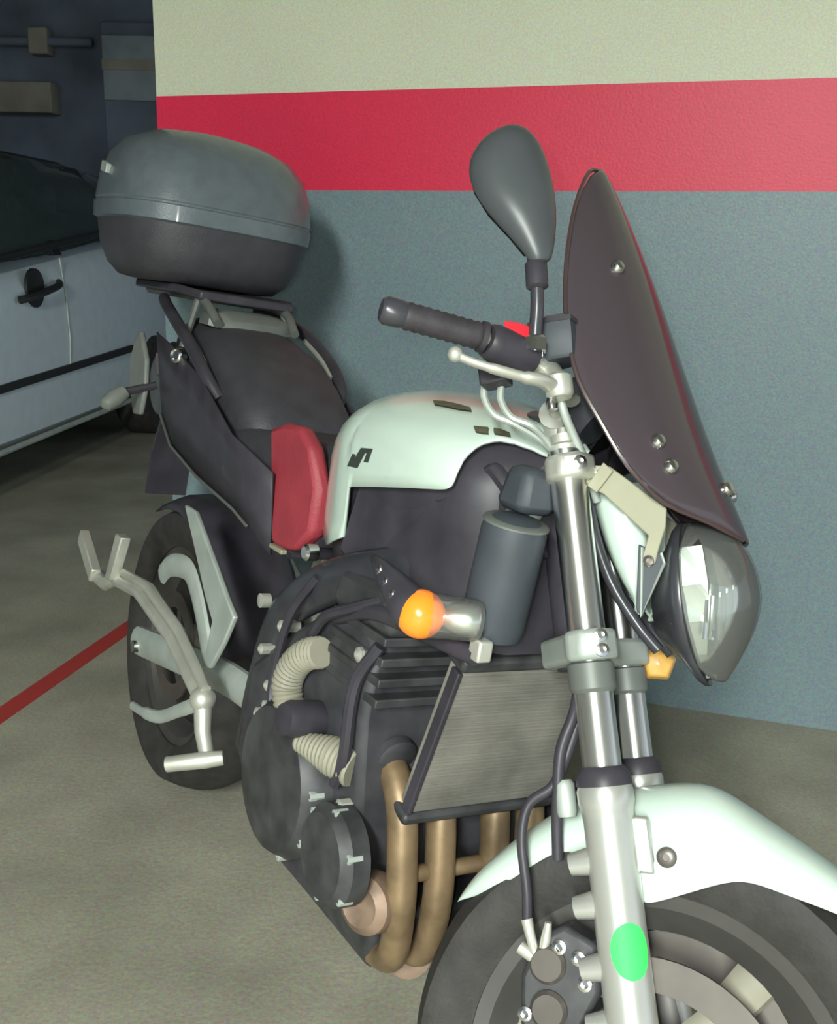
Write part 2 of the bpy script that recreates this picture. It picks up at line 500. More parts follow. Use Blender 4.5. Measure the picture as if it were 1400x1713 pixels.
# ---- front wheel
AC = (0.035, 0.305)
def wheel(fr, ctr, R, hw, rimr, name, bdir=(0, 1, 0), nsp=5, disc=0.15, both=True, spm='rim'):
    o3 = V((ctr[0], 0, ctr[1]))
    rm = MB(fr)
    rm.lathe(o3, bdir, [(rimr - 0.022, -hw * 0.62), (rimr + 0.004, -hw * 0.72), (rimr + 0.004, -hw * 0.6), (rimr - 0.035, -hw * 0.3), (rimr - 0.035, hw * 0.3), (rimr + 0.004, hw * 0.6), (rimr + 0.004, hw * 0.72), (rimr - 0.022, hw * 0.62), (rimr - 0.05, hw * 0.25), (rimr - 0.05, -hw * 0.25)], 64, closed=True)
    rmo = obj(name, rm, 'rim', bike)
    t = MB(fr)
    prof = [(rimr - 0.005, -hw * 0.74), (rimr + 0.012, -hw * 0.86), (rimr + (R - rimr) * 0.45, -hw), (rimr + (R - rimr) * 0.72, -hw * 0.95), (R - 0.012, -hw * 0.62), (R - 0.002, -hw * 0.25), (R, 0)]
    prof = prof + [(r, -h) for r, h in reversed(prof[:-1])]
    t.lathe(o3, bdir, prof, 72, closed=True)
    to = obj('tyre', t, 'rubber', rmo)
    for k in range(nsp):
        th = 2 * math.pi * (k / nsp) + 0.73
        dv = V((math.cos(th), 0, math.sin(th)))
        sp = MB(fr).tube([o3 + dv * 0.03, o3 + dv * 0.09, o3 + dv * (rimr - 0.04)], [0.030, 0.022, 0.026], 8, flat=((0, 1, 0), 0.55))
        obj('spoke', sp, spm, rmo)
    hb = MB(fr).lathe(o3, bdir, [(0.022, -hw - 0.02), (0.04, -hw - 0.015), (0.045, -0.03), (0.045, 0.03), (0.04, hw + 0.015), (0.022, hw + 0.02)], 24)
    obj('hub', hb, 'alu', rmo)
    for sg in ((-1, 1) if both else (-1,)):
        d_ = MB(fr).lathe(o3, (0, sg, 0), [(disc - 0.036, 0.066), (disc, 0.066), (disc, 0.071), (disc - 0.036, 0.071)], 56, closed=True)
        do = obj('brake_disc', d_, 'steel', rmo)
        cr = MB(fr)
        for k in range(5):
            th = 2 * math.pi * k / 5
            cr.tube([o3 + V((math.cos(th) * 0.035, sg * 0.062, math.sin(th) * 0.035)), o3 + V((math.cos(th + 0.3) * (disc - 0.03), sg * 0.066, math.sin(th + 0.3) * (disc - 0.03)))], [0.014, 0.009], 6, flat=((0, 1, 0), 0.4))
        obj('disc_carrier', cr, 'rim', rmo)
    return rmo
fwheel = wheel(S, AC, 0.29, 0.058, 0.217, 'front_wheel', nsp=3, spm='ribbed')
obj('wheel_axle', MB(S).lathe((AC[0], 0, AC[1]), (0, 1, 0), [(0.012, -0.145), (0.012, 0.145)], 14), 'chrome', fwheel)

# ---- fork
FA = 0.035
for sg in (-1, 1):
    b = sg * 0.104
    leg = obj('fork_leg', MB(S).lathe((FA, b, 0), (0, 0, 1), [(0.018, 0.262), (0.030, 0.268), (0.031, 0.34), (0.0275, 0.38), (0.0272, 0.60), (0.0285, 0.612), (0.0310, 0.620), (0.0310, 0.632), (0.029, 0.638), (0.022, 0.639)], 40), 'silver', bike)
    if sg < 0:
        label(leg, 'silver slider with a green sticker, nearest the camera')
    stn = obj('stanchion', MB().lathe((0, 0, 0), (0, 0, 1), [(0.0205, 0.60), (0.0215, 0.63), (0.0215, 1.015), (0.020, 1.018)], 48), 'tube', leg)
    e0 = S((FA, b, 0))
    sm = Matrix(((S((FA + 1, b, 0)) - e0), (S((FA, b + 1, 0)) - e0), (S((FA, b, 1)) - e0))).transposed().to_4x4()
    sm.translation = e0
    stn.matrix_local = sm
    obj('dust_seal', MB(S).lathe((FA, b, 0), (0, 0, 1), [(0.0225, 0.634), (0.0305, 0.638), (0.0300, 0.650), (0.0235, 0.658)], 32), 'black', leg)
    obj('fork_cap', MB(S).lathe((FA, b, 0), (0, 0, 1), [(0.0205, 1.012), (0.021, 1.022), (0.016, 1.026), (0.016, 1.036), (0.008, 1.037), (0.007, 1.045), (0.0, 1.045)], 24), 'alu', leg)
    for c in (0.560, 0.515, 0.452, 0.395):
        obj('caliper_lug', MB(S).tube([(FA - 0.015, b, c), (FA - 0.047, b, c - 0.004)], [0.017, 0.012], 12), 'silver', leg)
    if sg < 0:
        st_ = []
        for i in range(13):                     # the round sticker wraps the tube
            row = []
            for j in range(13):
                u_, v_ = -1 + 2 * i / 12, -1 + 2 * j / 12
                k = math.sqrt(max(u_ * u_ + v_ * v_, 1e-9))
                s_ = max(abs(u_), abs(v_)) / k
                u2, v2 = u_ * s_, v_ * s_
                ang = -math.pi / 2 + 0.50 + u2 * 0.80
                row.append((FA + 0.0279 * math.cos(ang), b + 0.0279 * math.sin(ang), 0.4700 + v2 * 0.0285))
            st_.append(row)
        so = obj('round_sticker', MB(S).sheet(st_), 'green', leg)
        so['label'] = 'oval bright green sticker'
def clamp(c, h, m, name):
    mb = MB(S)
    out = [(FA + 0.034, -0.104), (FA + 0.024, -0.132), (FA, -0.140), (FA - 0.020, -0.130), (FA - 0.029, -0.10), (-0.040, -0.03), (-0.040, 0.03), (FA - 0.029, 0.10), (FA - 0.020, 0.130), (FA, 0.140), (FA + 0.024, 0.132), (FA + 0.034, 0.104), (0.045, 0.05), (0.045, -0.05)]
    mb.prism([(a, b, c - h / 2) for a, b in out], (0, 0, h))
    return obj(name, mb, m, bike, 0.006)
uc = clamp(0.994, 0.030, 'alu', 'top_triple_clamp')
lc = clamp(0.790, 0.034, 'dimalu', 'lower_triple_clamp')
for cl, c in ((uc, 0.994), (lc, 0.782), (lc, 0.798)):
    for sg in (-1, 1):
        obj('pinch_bolt', MB(S).lathe((FA + 0.018, sg * 0.128, c), (0.45, sg, 0), [(0.0075, -0.01), (0.0075, 0.012), (0.004, 0.013), (0.004, 0.008)], 10), 'chrome', cl)
obj('steering_stem', MB(S).lathe((0, 0, 0), (0, 0, 1), [(0.028, 0.77), (0.028, 1.01), (0.017, 1.015), (0.017, 1.03)], 24), 'black', uc)
obj('fork_guard', MB(S).lathe((FA, -0.104, 0), (0, 0, 1), [(0.0225, 0.738), (0.0262, 0.742), (0.0262, 0.770), (0.0225, 0.772)], 28), 'rack', lc)
obj('fork_guard', MB(S).lathe((FA, 0.104, 0), (0, 0, 1), [(0.0225, 0.738), (0.0262, 0.742), (0.0262, 0.770), (0.0225, 0.772)], 28), 'rack', lc)

# ---- front mudguard
fst = [((-0.186, 0.505), (-0.180, 0.507), 0.012), ((-0.155, 0.540), (-0.125, 0.521), 0.046), ((-0.114, 0.569), (-0.085, 0.541), 0.062), ((-0.074, 0.592), (-0.047, 0.562), 0.070),
       ((-0.042, 0.609), (-0.022, 0.568), 0.073), ((0.0, 0.619), (0.004, 0.556), 0.074), ((0.044, 0.627), (0.043, 0.548), 0.075), ((0.052, 0.628), (0.052, 0.508), 0.076), ((0.062, 0.629), (0.064, 0.506), 0.076), ((0.13, 0.632), (0.125, 0.522), 0.076),
       ((0.165, 0.606), (0.165, 0.531), 0.075), ((0.196, 0.580), (0.2, 0.514), 0.073), ((0.258, 0.531), (0.25, 0.493), 0.062), ((0.305, 0.482), (0.298, 0.462), 0.040), ((0.325, 0.455), (0.322, 0.450), 0.012)]
rows = []
for (ca, cc), (ea, ec), hw in fst:
    row = []
    half = [(0.0, 0.0), (0.30, 0.02), (0.55, 0.10), (0.78, 0.25), (0.93, 0.50), (1.0, 0.78), (0.99, 1.0)]
    for t, s_ in [(-t, s_) for t, s_ in reversed(half[1:])] + half:
        row.append((ca + (ea - ca) * s_, t * hw, cc + (ec - cc) * s_))
    rows.append(row)
fend = obj('front_mudguard', MB(S).sheet(rows), 'white', bike, solid=0.003, sub=2, angle=70)
for sg in (-1, 1):
    obj('mudguard_bolt', MB(S).lathe((0.088, sg * 0.0738, 0.556), (0, sg, 0), [(0.011, 0.0), (0.011, 0.004), (0.008, 0.006), (0.004, 0.0065), (0.004, 0.003)], 18), 'steel', fend)
    fb = MB(S).prism([(FA + 0.005, sg * 0.077, 0.545), (FA + 0.04, sg * 0.077, 0.54), (FA + 0.04, sg * 0.077, 0.60), (FA + 0.005, sg * 0.077, 0.605)], (0, sg * 0.012, 0))
    obj('mudguard_bracket', fb, 'silver', fend, 0.003)

# ---- brake calipers and hoses
for sg in (-1, 1):
    cp = MB(S).prism([(-0.062, sg * 0.052, 0.478), (-0.030, sg * 0.052, 0.492), (0.004, sg * 0.052, 0.470), (0.002, sg * 0.052, 0.420), (-0.030, sg * 0.052, 0.372), (-0.062, sg * 0.052, 0.350), (-0.092, sg * 0.052, 0.380), (-0.085, sg * 0.052, 0.440)], (0, sg * 0.042, 0))
    co = obj('brake_caliper', cp, 'engine', bike, 0.006)
    for a, c in ((-0.052, 0.452), (-0.056, 0.405)):
        obj('piston_cap', MB(S).lathe((a, sg * 0.092, c), (0, sg, 0), [(0.021, -0.01), (0.021, 0.006), (0.017, 0.010), (0.0, 0.010)], 20), 'steel', co)
    for a, c in ((-0.016, 0.458), (-0.012, 0.432), (-0.082, 0.402), (-0.080, 0.372), (-0.036, 0.470)):
        obj('caliper_bolt', MB(S).lathe((a, sg * 0.094, c), (0, sg, 0), [(0.008, -0.01), (0.008, 0.007), (0.0045, 0.008), (0.0045, 0.003)], 10), 'chrome', co)
    obj('caliper_arm', MB(S).prism([(-0.02, sg * 0.085, 0.392), (0.012, sg * 0.085, 0.398), (0.012, sg * 0.085, 0.370), (-0.02, sg * 0.085, 0.362)], (0, sg * 0.03, 0)), 'silver', co, 0.004)
    ban = MB(S)
    ban.tube([(-0.082, sg * 0.094, 0.470), (-0.058, sg * 0.094, 0.452)], 0.0075, 10)
    ban.tube([(-0.064, sg * 0.096, 0.458), (-0.068, sg * 0.098, 0.485), (-0.070, sg * 0.098, 0.500)], [0.005, 0.006, 0.007], 10)
    ban.tube([(-0.060, sg * 0.094, 0.455), (-0.050, sg * 0.098, 0.480), (-0.045, sg * 0.1, 0.496)], [0.0045, 0.006, 0.004], 10)
    obj('banjo_fitting', ban, 'alu', co)
    hs = MB(S).tube(curve([(-0.070, sg * 0.098, 0.495), (-0.066, sg * 0.10, 0.53), (-0.066, sg * 0.1, 0.585), (-0.054, sg * 0.098, 0.622), (-0.025, sg * 0.095, 0.640), (-0.005, sg * 0.09, 0.675), (0.012, sg * 0.085, 0.722), (0.016, sg * 0.06, 0.80)], 6), 0.0058, 10)
    obj('brake_hose', hs, 'black', co)
    obj('brake_hose', MB(S).tube(curve([(-0.031, sg * 0.085, 0.560), (-0.026, sg * 0.09, 0.60), (-0.019, sg * 0.098, 0.635), (-0.010, sg * 0.098, 0.68), (0.010, sg * 0.09, 0.725), (0.016, sg * 0.055, 0.79)], 6), 0.0066, 10), 'black', co)
    obj('hose_clip', MB(S).lathe((-0.012, sg * 0.095, 0.606), (0, 0, 1), [(0.010, 0.0), (0.0115, 0.005), (0.0115, 0.035), (0.008, 0.04)], 12), 'dimalu', co)

# ---- headlight
hrow = [(0.926, 0.034, 0.158, 0.176), (0.917, 0.060, 0.153, 0.194), (0.903, 0.078, 0.150, 0.208), (0.880, 0.092, 0.144, 0.219), (0.855, 0.098, 0.138, 0.2235), (0.830, 0.098, 0.134, 0.224), (0.806, 0.092, 0.132, 0.216), (0.784, 0.080, 0.133, 0.204), (0.764, 0.062, 0.139, 0.190), (0.748, 0.042, 0.150, 0.177), (0.738, 0.020, 0.160, 0.169)]
def head_rows(scale, back, n=13, pw=2.4, cmid=0.832):
    rows_ = []
    for c, hw, ae, af in hrow:
        rows_.append([((ae - back) + (af - ae) * scale * (1 - abs(s_) ** pw), s_ * hw * (0.97 if back else 1), cmid + (c - cmid) * (0.96 if back else 1)) for s_ in [-1 + 2 * j / (n - 1) for j in range(n)]])
    return rows_
shell_rings = []
for k, (sc_, da) in enumerate(((1.01, 0.003), (1.02, -0.002), (0.95, -0.009), (0.78, -0.018), (0.55, -0.036), (0.25, -0.040))):
    ring = []
    for c, hw, ae, af in hrow:
        ring.append((ae * 0.35 + 0.65 * 0.142 + da, -hw * sc_, 0.832 + (c - 0.832) * sc_))
    for c, hw, ae, af in reversed(hrow):
        ring.append((ae * 0.35 + 0.65 * 0.142 + da, hw * sc_, 0.832 + (c - 0.832) * sc_))
    shell_rings.append(ring)
head = obj('headlight', MB(S).loft(shell_rings), 'blacksheen', bike, angle=60)
lens = obj('headlight_lens', MB(S).sheet(head_rows(1.0, 0)), 'clear', head, solid=0.0025, sub=1, angle=80)
lens['label'] = 'clear faceted lens'
# faceted mirror bowl behind the lens
rr = []
fac = [(0.922, 0.050, 0.150, 0.172), (0.890, 0.086, 0.146, 0.196), (0.846, 0.092, 0.136, 0.204), (0.806, 0.086, 0.132, 0.196), (0.770, 0.062, 0.138, 0.178), (0.744, 0.030, 0.155, 0.166)]
for c, hw, ae, af in fac:
    rr.append([(ae + (af - ae) * q - 0.006, s_ * hw * 0.93, c) for s_, q in ((-1, 0), (-0.955 if c > 0.83 else -0.82, 0.62), (-0.40, 0.72), (-0.14, 0.92), (0.14, 0.92), (0.40, 0.72), (0.955 if c > 0.83 else 0.82, 0.62), (1, 0))])
obj('reflector', MB(S).sheet(rr), 'reflect', head, smooth=False)
rb = MB(S)
for k in range(5):
    rb.tube([(0.196 - 0.007 * k, -0.035 - 0.010 * k, 0.845 - 0.004 * k), (0.186 - 0.007 * k, -0.032 - 0.009 * k, 0.782 + 0.001 * k)], [0.0022, 0.003], 6)
obj('reflector_rib', rb, 'reflect', head)
obj('bulb', MB(S).ball((0.198, 0, 0.862), (0.013, 0.013, 0.013)), 'clear', head)
for sg in (-1, 1):
    br = [(0.055, 0.999), (0.084, 0.991), (0.141, 0.933), (0.137, 0.912), (0.126, 0.888), (0.121, 0.874), (0.113, 0.869), (0.107, 0.875), (0.108, 0.884), (0.117, 0.905), (0.073, 0.960), (0.052, 0.975)]
    hbk = obj('headlight_bracket', MB(S).prism([(a, sg * 0.102, c) for a, c in br], (0, -sg * 0.005, 0)), 'beige', bike, 0.0012)
    hbk['label'] = 'beige metal headlight bracket'
    obj('bracket_bolt', MB(S).lathe((0.114, sg * 0.101, 0.8765), (0, sg, 0), [(0.006, 0), (0.006, 0.005), (0.003, 0.006), (0.003, 0.002)], 14), 'steel', hbk)
    obj('bracket_bolt', MB(S).lathe((0.073, sg * 0.101, 0.985), (0, sg, 0), [(0.008, 0), (0.008, 0.006), (0.004, 0.007), (0.004, 0.002)], 14), 'alu', hbk)
    obj('bracket_clamp', MB(S).prism([(0.056, sg * 0.104, 0.972), (0.066, sg * 0.104, 0.962), (0.088, sg * 0.104, 0.984), (0.078, sg * 0.104, 0.996)], (0, sg * 0.004, 0)), 'beige', hbk, 0.001)
    plate = MB(S).prism([(0.104, sg * 0.096, 0.898), (0.112, sg * 0.096, 0.893), (0.128, sg * 0.096, 0.884), (0.131, sg * 0.096, 0.872), (0.097, sg * 0.096, 0.815), (0.092, sg * 0.096, 0.826)], (0, -sg * 0.004, 0))
    obj('lower_bracket', plate, 'bluegrey', hbk, 0.0012)
    edge = MB(S).tube([(0.108, sg * 0.0985, 0.893), (0.097, sg * 0.0985, 0.816), (0.130, sg * 0.0985, 0.872), (0.128, sg * 0.0985, 0.884)], 0.0018, 6)
    obj('bracket_rim', edge, 'dimalu', hbk)
    # white cheek panel between fork and bracket
    ck = []
    for i in range(9):
        t = i / 8
        c = 0.975 - 0.152 * t
        a0 = 0.050 + 0.012 * t + 0.028 * t ** 3
        a1 = 0.120 - 0.016 * t - 0.022 * t ** 3
        ck.append([(a0 + (a1 - a0) * j / 6, sg * (0.058 + 0.016 * math.sin(math.pi * j / 6) - 0.02 * t), c) for j in range(7)])
    cko = obj('cheek_panel', MB(S).sheet(ck), 'white', bike, solid=0.003, angle=60)
    stay = MB(S).tube(curve([(0.046, sg * 0.062, 0.965), (0.050, sg * 0.062, 0.915), (0.062, sg * 0.060, 0.862), (0.084, sg * 0.052, 0.812), (0.104, sg * 0.05, 0.780)], 6), [0.007] * 25, 10, flat=((0, 1, 0), 1.0))
    obj('headlight_stay', stay, 'blacksheen', cko)

# ---- smoked screen
wr = [(0.105, 1.413, 0.004, 0.102, 1.409), (0.109, 1.405, 0.040, 0.093, 1.392), (0.121, 1.367, 0.085, 0.079, 1.331), (0.135, 1.309, 0.125, 0.070, 1.256), (0.151, 1.239, 0.150, 0.065, 1.187), (0.163, 1.172, 0.165, 0.066, 1.131),
      (0.174, 1.107, 0.170, 0.073, 1.078), (0.187, 1.035, 0.165, 0.091, 1.027), (0.199, 0.977, 0.150, 0.112, 0.976), (0.212, 0.926, 0.120, 0.141, 0.936), (0.217, 0.902, 0.075, 0.182, 0.914), (0.218, 0.894, 0.020, 0.212, 0.897)]
def screen_pt(i, s_, lift=0.0):
    ac, cc, w_, ae, ce = wr[i]
    q = abs(s_) ** 2.0
    return (ac + (ae - ac) * q + lift, s_ * w_, cc + (ce - cc) * q)
rows = [[screen_pt(i, -1 + 2 * j / 24) for j in range(25)] for i in range(len(wr))]
scr = obj('windscreen', MB(S).sheet(rows), 'smoke', bike, solid=0.004, sub=1, angle=80)
scr['label'] = 'tall dark brown smoked screen'
rim_path = [screen_pt(i, 1) for i in range(len(wr))] + [screen_pt(i, -1) for i in reversed(range(len(wr)))]
obj('screen_rim', MB(S).tube(curve([screen_pt(i, -1) for i in range(len(wr))], 3), 0.0026, 6), 'edge', scr)
obj('screen_rim', MB(S).tube(curve([screen_pt(i, 1) for i in range(len(wr))], 3), 0.0026, 6), 'edge', scr)
for i, s_ in ((3.8, 0.60), (7.45, 0.74), (8.0, 0.74), (8.35, 0.18)):  # last pair is no bolt: chrome studs standing for a glint on the edge line
    for sg in (-1, 1):
        i0 = int(i)
        t = i - i0
        p = V(screen_pt(i0, sg * s_)) * (1 - t) + V(screen_pt(i0 + 1, sg * s_)) * t
        nrm = V((0.80, sg * 0.62, 0.2)).normalized()
        obj('screen_bolt_and_glint', MB(S).lathe(p, nrm, [(0.009, -0.003), (0.009, 0.004), (0.006, 0.008), (0.0, 0.009)], 14), 'chrome', scr)
obj('screen_stay', MB(S).tube([(0.10, -0.06, 1.00), (0.135, -0.072, 1.02)], 0.006, 8), 'black', scr)
obj('screen_stay', MB(S).tube([(0.10, 0.06, 1.00), (0.135, 0.072, 1.02)], 0.006, 8), 'black', scr)
# instruments behind it
ins = obj('instrument_cluster', MB(S).loft([[(0.045 + a, b, c) for a, b, c in ((0.0, -0.075 * k, 1.01), (0.035, -0.075 * k, 1.02), (0.075, -0.06 * k, 1.09), (0.04, -0.06 * k, 1.115), (0.04, 0.06 * k, 1.115), (0.075, 0.06 * k, 1.09), (0.035, 0.075 * k, 1.02), (0.0, 0.075 * k, 1.01))] for k in (0.92, 1.0)]), 'black', bike)
for sg in (-1, 1):
    obj('gauge', MB(S).lathe((0.055, sg * 0.043, 1.085), (-0.55, 0, 0.83), [(0.040, -0.03), (0.041, 0.022), (0.038, 0.026), (0.0, 0.024)], 28), 'blacksheen', ins)

# ---- handlebar
bar = obj('handlebar', MB(S).tube(curve([(0.0, 0.0, 1.066), (0.012, -0.045, 1.066), (0.028, -0.085, 1.078), (0.036, -0.115, 1.096), (0.036, -0.150, 1.103), (0.010, -0.20, 1.117), (-0.035, -0.2485, 1.134), (-0.077, -0.283, 1.147)], 6), 0.0105, 14), 'alu', bike)
left_pts = mirp([(0.0, 0.0, 1.066), (0.012, -0.045, 1.066), (0.028, -0.085, 1.078), (0.036, -0.115, 1.096), (0.036, -0.150, 1.103), (0.010, -0.20, 1.117), (-0.035, -0.2485, 1.134), (-0.077, -0.283, 1.147)])
obj('left_bar', MB(S).tube(curve(left_pts, 6), 0.0105, 14), 'alu', bar)
for sg in (-1, 1):
    ri = MB(S)
    ri.tube([(0.024, sg * 0.062, 1.002), (0.018, sg * 0.060, 1.070)], [0.020, 0.017], 16)
    ri.tube([(0.018, sg * 0.045, 1.068), (0.022, sg * 0.078, 1.073)], 0.020, 16)
    obj('bar_riser', ri, 'alu', bar)
    for db in (-0.011, 0.011):
        obj('riser_bolt', MB(S).lathe((0.030, sg * (0.062 + db), 1.082), (0.4, 0, 1), [(0.005, -0.01), (0.005, 0.010), (0.003, 0.011), (0.003, 0.006)], 10), 'chrome', bar)
    p0, p1 = V((-0.012, sg * 0.231, 1.1265)), V((-0.077, sg * 0.283, 1.147))
    dv = (p1 - p0).normalized()
    prof = []
    for k in range(19):
        t = k / 18
        prof.append((0.0148 + (0.0010 if k % 2 else -0.0004), t * (p1 - p0).length * 1.0))
    gp = obj('grip', MB(S).lathe(p0, dv, [(0.0175, 0.0), (0.0175, 0.006)] + [(r, h + 0.007) for r, h in prof], 20), 'griprub', bar)
    obj('bar_end', MB(S).lathe(p1 + dv * 0.007, dv, [(0.0145, 0.0), (0.0155, 0.006), (0.0155, 0.022), (0.012, 0.027), (0.0, 0.028)], 20), 'blacksheen', bar)
    # switch housing
    sp0, sp1 = V((0.024, sg * 0.172, 1.1105)), V((-0.012, sg * 0.228, 1.1255))
    dv2 = (sp1 - sp0).normalized()
    L = (sp1 - sp0).length
    so = obj('switch_housing', MB(S).lathe(sp0, dv2, [(0.015, 0.0), (0.0205, 0.004), (0.0215, 0.02), (0.0215, L - 0.012), (0.019, L - 0.003), (0.0165, L)], 20), 'black', bar)
    for k in range(3):
        q = sp0 + dv2 * (0.018 + 0.016 * k)
        obj('housing_screw', MB(S).lathe(q + V((0.018, -sg * 0.004, -0.004)), (0.9, -sg * 0.2, 0.1), [(0.005, -0.004), (0.005, 0.006), (0.0025, 0.007), (0.0025, 0.003)], 10), 'chrome', so)
    if sg < 0:
        ks = obj('kill_switch', MB(S).prism([sp0 + dv2 * h + V((x, y, z)) for h, x, y, z in ((0.000, 0.012, -0.012, 0.012), (0.030, 0.012, -0.012, 0.012), (0.030, 0.012, -0.008, 0.030), (0.002, 0.012, -0.008, 0.033))], (-0.014, -0.010, 0.002)), 'redsw', so, 0.002)
        ks['label'] = 'bright red switch'
        obj('cable_block', MB(S).box((-0.016, -0.190, 1.096), (0.032, 0.03, 0.026)), 'black', so, 0.003)
        for o_, q in ((0.0, 0.0), (0.019, -0.006)):
            obj('throttle_cable', MB(S).tube(curve([(-0.030 + o_, -0.185, 1.094 + q), (-0.036 + o_, -0.175, 1.078 + q), (-0.030 + o_, -0.160, 1.060 + q), (-0.008 + o_, -0.150, 1.046 + q), (0.02, -0.11, 1.02), (0.02, -0.04, 0.98)], 6), 0.0042, 8), 'dimalu', so)
    # lever and its pivot
    lv = [(0.052, sg * 0.115, 1.073), (0.040, sg * 0.192, 1.076), (0.020, sg * 0.214, 1.080), (-0.010, sg * 0.238, 1.090), (-0.030, sg * 0.246, 1.100), (-0.041, sg * 0.252, 1.107)]
    lo = obj('brake_lever' if sg < 0 else 'clutch_lever', MB(S).tube(curve(lv, 6), [0.0105] * 6 + [0.0095] * 6 + [0.0075] * 6 + [0.0062] * 6 + [0.006] * 7, 12, flat=((0, 0, 1), 0.75)), 'alu', bar)
    obj('lever_ball', MB(S).ball(lv[-1], 0.0088), 'alu', lo)
    pv = MB(S)
    pv.lathe((0.050, sg * 0.168, 1.062), (0, 0, 1), [(0.013, 0.0), (0.016, 0.004), (0.016, 0.024), (0.012, 0.028)], 18)
    pv.tube([(0.050, sg * 0.168, 1.076), (0.034, sg * 0.150, 1.100)], [0.014, 0.017], 14)
    pvo = obj('lever_perch', pv, 'alu', bar)
    obj('banjo_bolt', MB(S).lathe((0.040, sg * 0.170, 1.050), (0, 0, 1), [(0.006, 0.0), (0.007, 0.008), (0.005, 0.014)], 12), 'chrome', pvo)
    hz = MB(S).tube(curve([(0.046, sg * 0.150, 1.080), (0.046, sg * 0.140, 1.055), (0.050, sg * 0.120, 1.03), (0.056, sg * 0.10, 1.000), (0.058, sg * 0.07, 0.96)], 6), 0.0052, 10)
    obj('lever_hose', hz, 'dimalu', pvo)
    if sg < 0:
        rs = MB(S).loft([[(0.048 + dx * k, -0.150 + dy * k, z) for dx, dy in ((-0.024, -0.022), (0.0, -0.027), (0.024, -0.022), (0.027, 0.0), (0.024, 0.022), (0.0, 0.027), (-0.024, 0.022), (-0.027, 0.0))] for k, z in ((0.78, 1.108), (0.92, 1.112), (1.0, 1.142), (1.0, 1.150))])
        ro = obj('fluid_reservoir', rs, 'bluegrey', bar)
        obj('reservoir_lid', MB(S).loft([[(0.048 + dx * k, -0.150 + dy * k, z) for dx, dy in ((-0.024, -0.022), (0.0, -0.027), (0.024, -0.022), (0.027, 0.0), (0.024, 0.022), (0.0, 0.027), (-0.024, 0.022), (-0.027, 0.0))] for k, z in ((1.05, 1.150), (1.05, 1.156), (0.9, 1.159))]), 'blacksheen', ro)
# ---- mirrors
for sg in (-1, 1):
    st = [(0.034, sg * 0.196, 1.112), (0.038, sg * 0.200, 1.135), (0.044, sg * 0.205, 1.160), (0.047, sg * 0.208, 1.185), (0.0475, sg * 0.210, 1.205), (0.046, sg * 0.212, 1.238)]
    so = obj('mirror_stem', MB(S).tube(curve(st, 5), [0.0075] * 26, 12), 'blacksheen', bike)
    obj('stem_collar', MB(S).lathe((0.047, sg * 0.208, 1.178), (0.05, 0, 1), [(0.0080, 0.0), (0.0125, 0.003), (0.0125, 0.030), (0.0080, 0.036)], 14), 'black', so)
    obj('stem_nut', MB(S).lathe((0.034, sg * 0.196, 1.112), (0.18, 0, 1), [(0.013, 0.0), (0.013, 0.014), (0.009, 0.018)], 6), 'chrome', so)
    hp = [(0.0545, 1.205, 0.011), (0.054, 1.218, 0.017), (0.049, 1.240, 0.027), (0.040, 1.270, 0.041), (0.033, 1.300, 0.0485), (0.030, 1.325, 0.0490), (0.031, 1.348, 0.0425), (0.035, 1.366, 0.030), (0.039, 1.376, 0.014), (0.040, 1.379, 0.004)]
    rings = []
    for a, c, hw in hp:
        dep = min(0.030, hw * 0.72)
        ring = []
        for k in range(20):
            t = 2 * math.pi * k / 20
            across = math.cos(t) * hw
            fwd = (math.sin(t) * dep if math.sin(t) > 0 else math.sin(t) * 0.006)
            # the head faces back along the bike and a little outwards
            ring.append((a + fwd * 0.50 + across * 0.86, sg * (0.212 + fwd * 0.86 - across * 0.50), c))
        rings.append(ring)
    ho = obj('mirror_head', MB(S).loft(rings), 'mirror', bike, sub=1, angle=60)
    gl = []
    for a, c, hw in hp[1:-1]:
        gl.append([(a - 0.0078 * 0.5 + x * hw * 0.86 * 0.9, sg * (0.212 - 0.0078 * 0.86 - x * hw * 0.50 * 0.9), c) for x in (-1, -0.5, 0, 0.5, 1)])
    obj('mirror_pane', MB(S).sheet(gl), 'glassm', ho)

# ---- tank
tw = [(-0.800, 0.060), (-0.775, 0.094), (-0.740, 0.113), (-0.700, 0.130), (-0.660, 0.144), (-0.640, 0.150), (-0.55, 0.158), (-0.45, 0.163), (-0.40, 0.162), (-0.36, 0.156), (-0.335, 0.145), (-0.315, 0.122), (-0.30, 0.095), (-0.287, 0.06), (-0.275, 0.02)]
tz = [(-0.800, 0.880), (-0.775, 0.918), (-0.740, 0.946), (-0.700, 0.966), (-0.64, 0.984), (-0.58, 0.993), (-0.50, 0.996), (-0.42, 0.991), (-0.34, 0.980), (-0.30, 0.966), (-0.275, 0.952)]
def lerp(tab, x):
    if x <= tab[0][0]:
        return tab[0][1]
    for (x0, y0), (x1, y1) in zip(tab, tab[1:]):
        if x <= x1:
            t = (x - x0) / (x1 - x0)
            return y0 + (y1 - y0) * t
    return tab[-1][1]
def smooth_tab(tab, x, h=0.012):
    return (lerp(tab, x - h) + 2 * lerp(tab, x) + lerp(tab, x + h)) / 4
def tank_half(x, z):
    """half width of the tank skin at station x and height z"""
    w_, zt = smooth_tab(tw, x), smooth_tab(tz, x)
    zs = zt - 0.085
    if z > zs:
        q = min((z - zs) / (zt - zs), 1)
        return w_ * (1 - q ** 2.3) ** (1 / 2.0)
    return w_ * (1 - 0.28 * (zs - z))
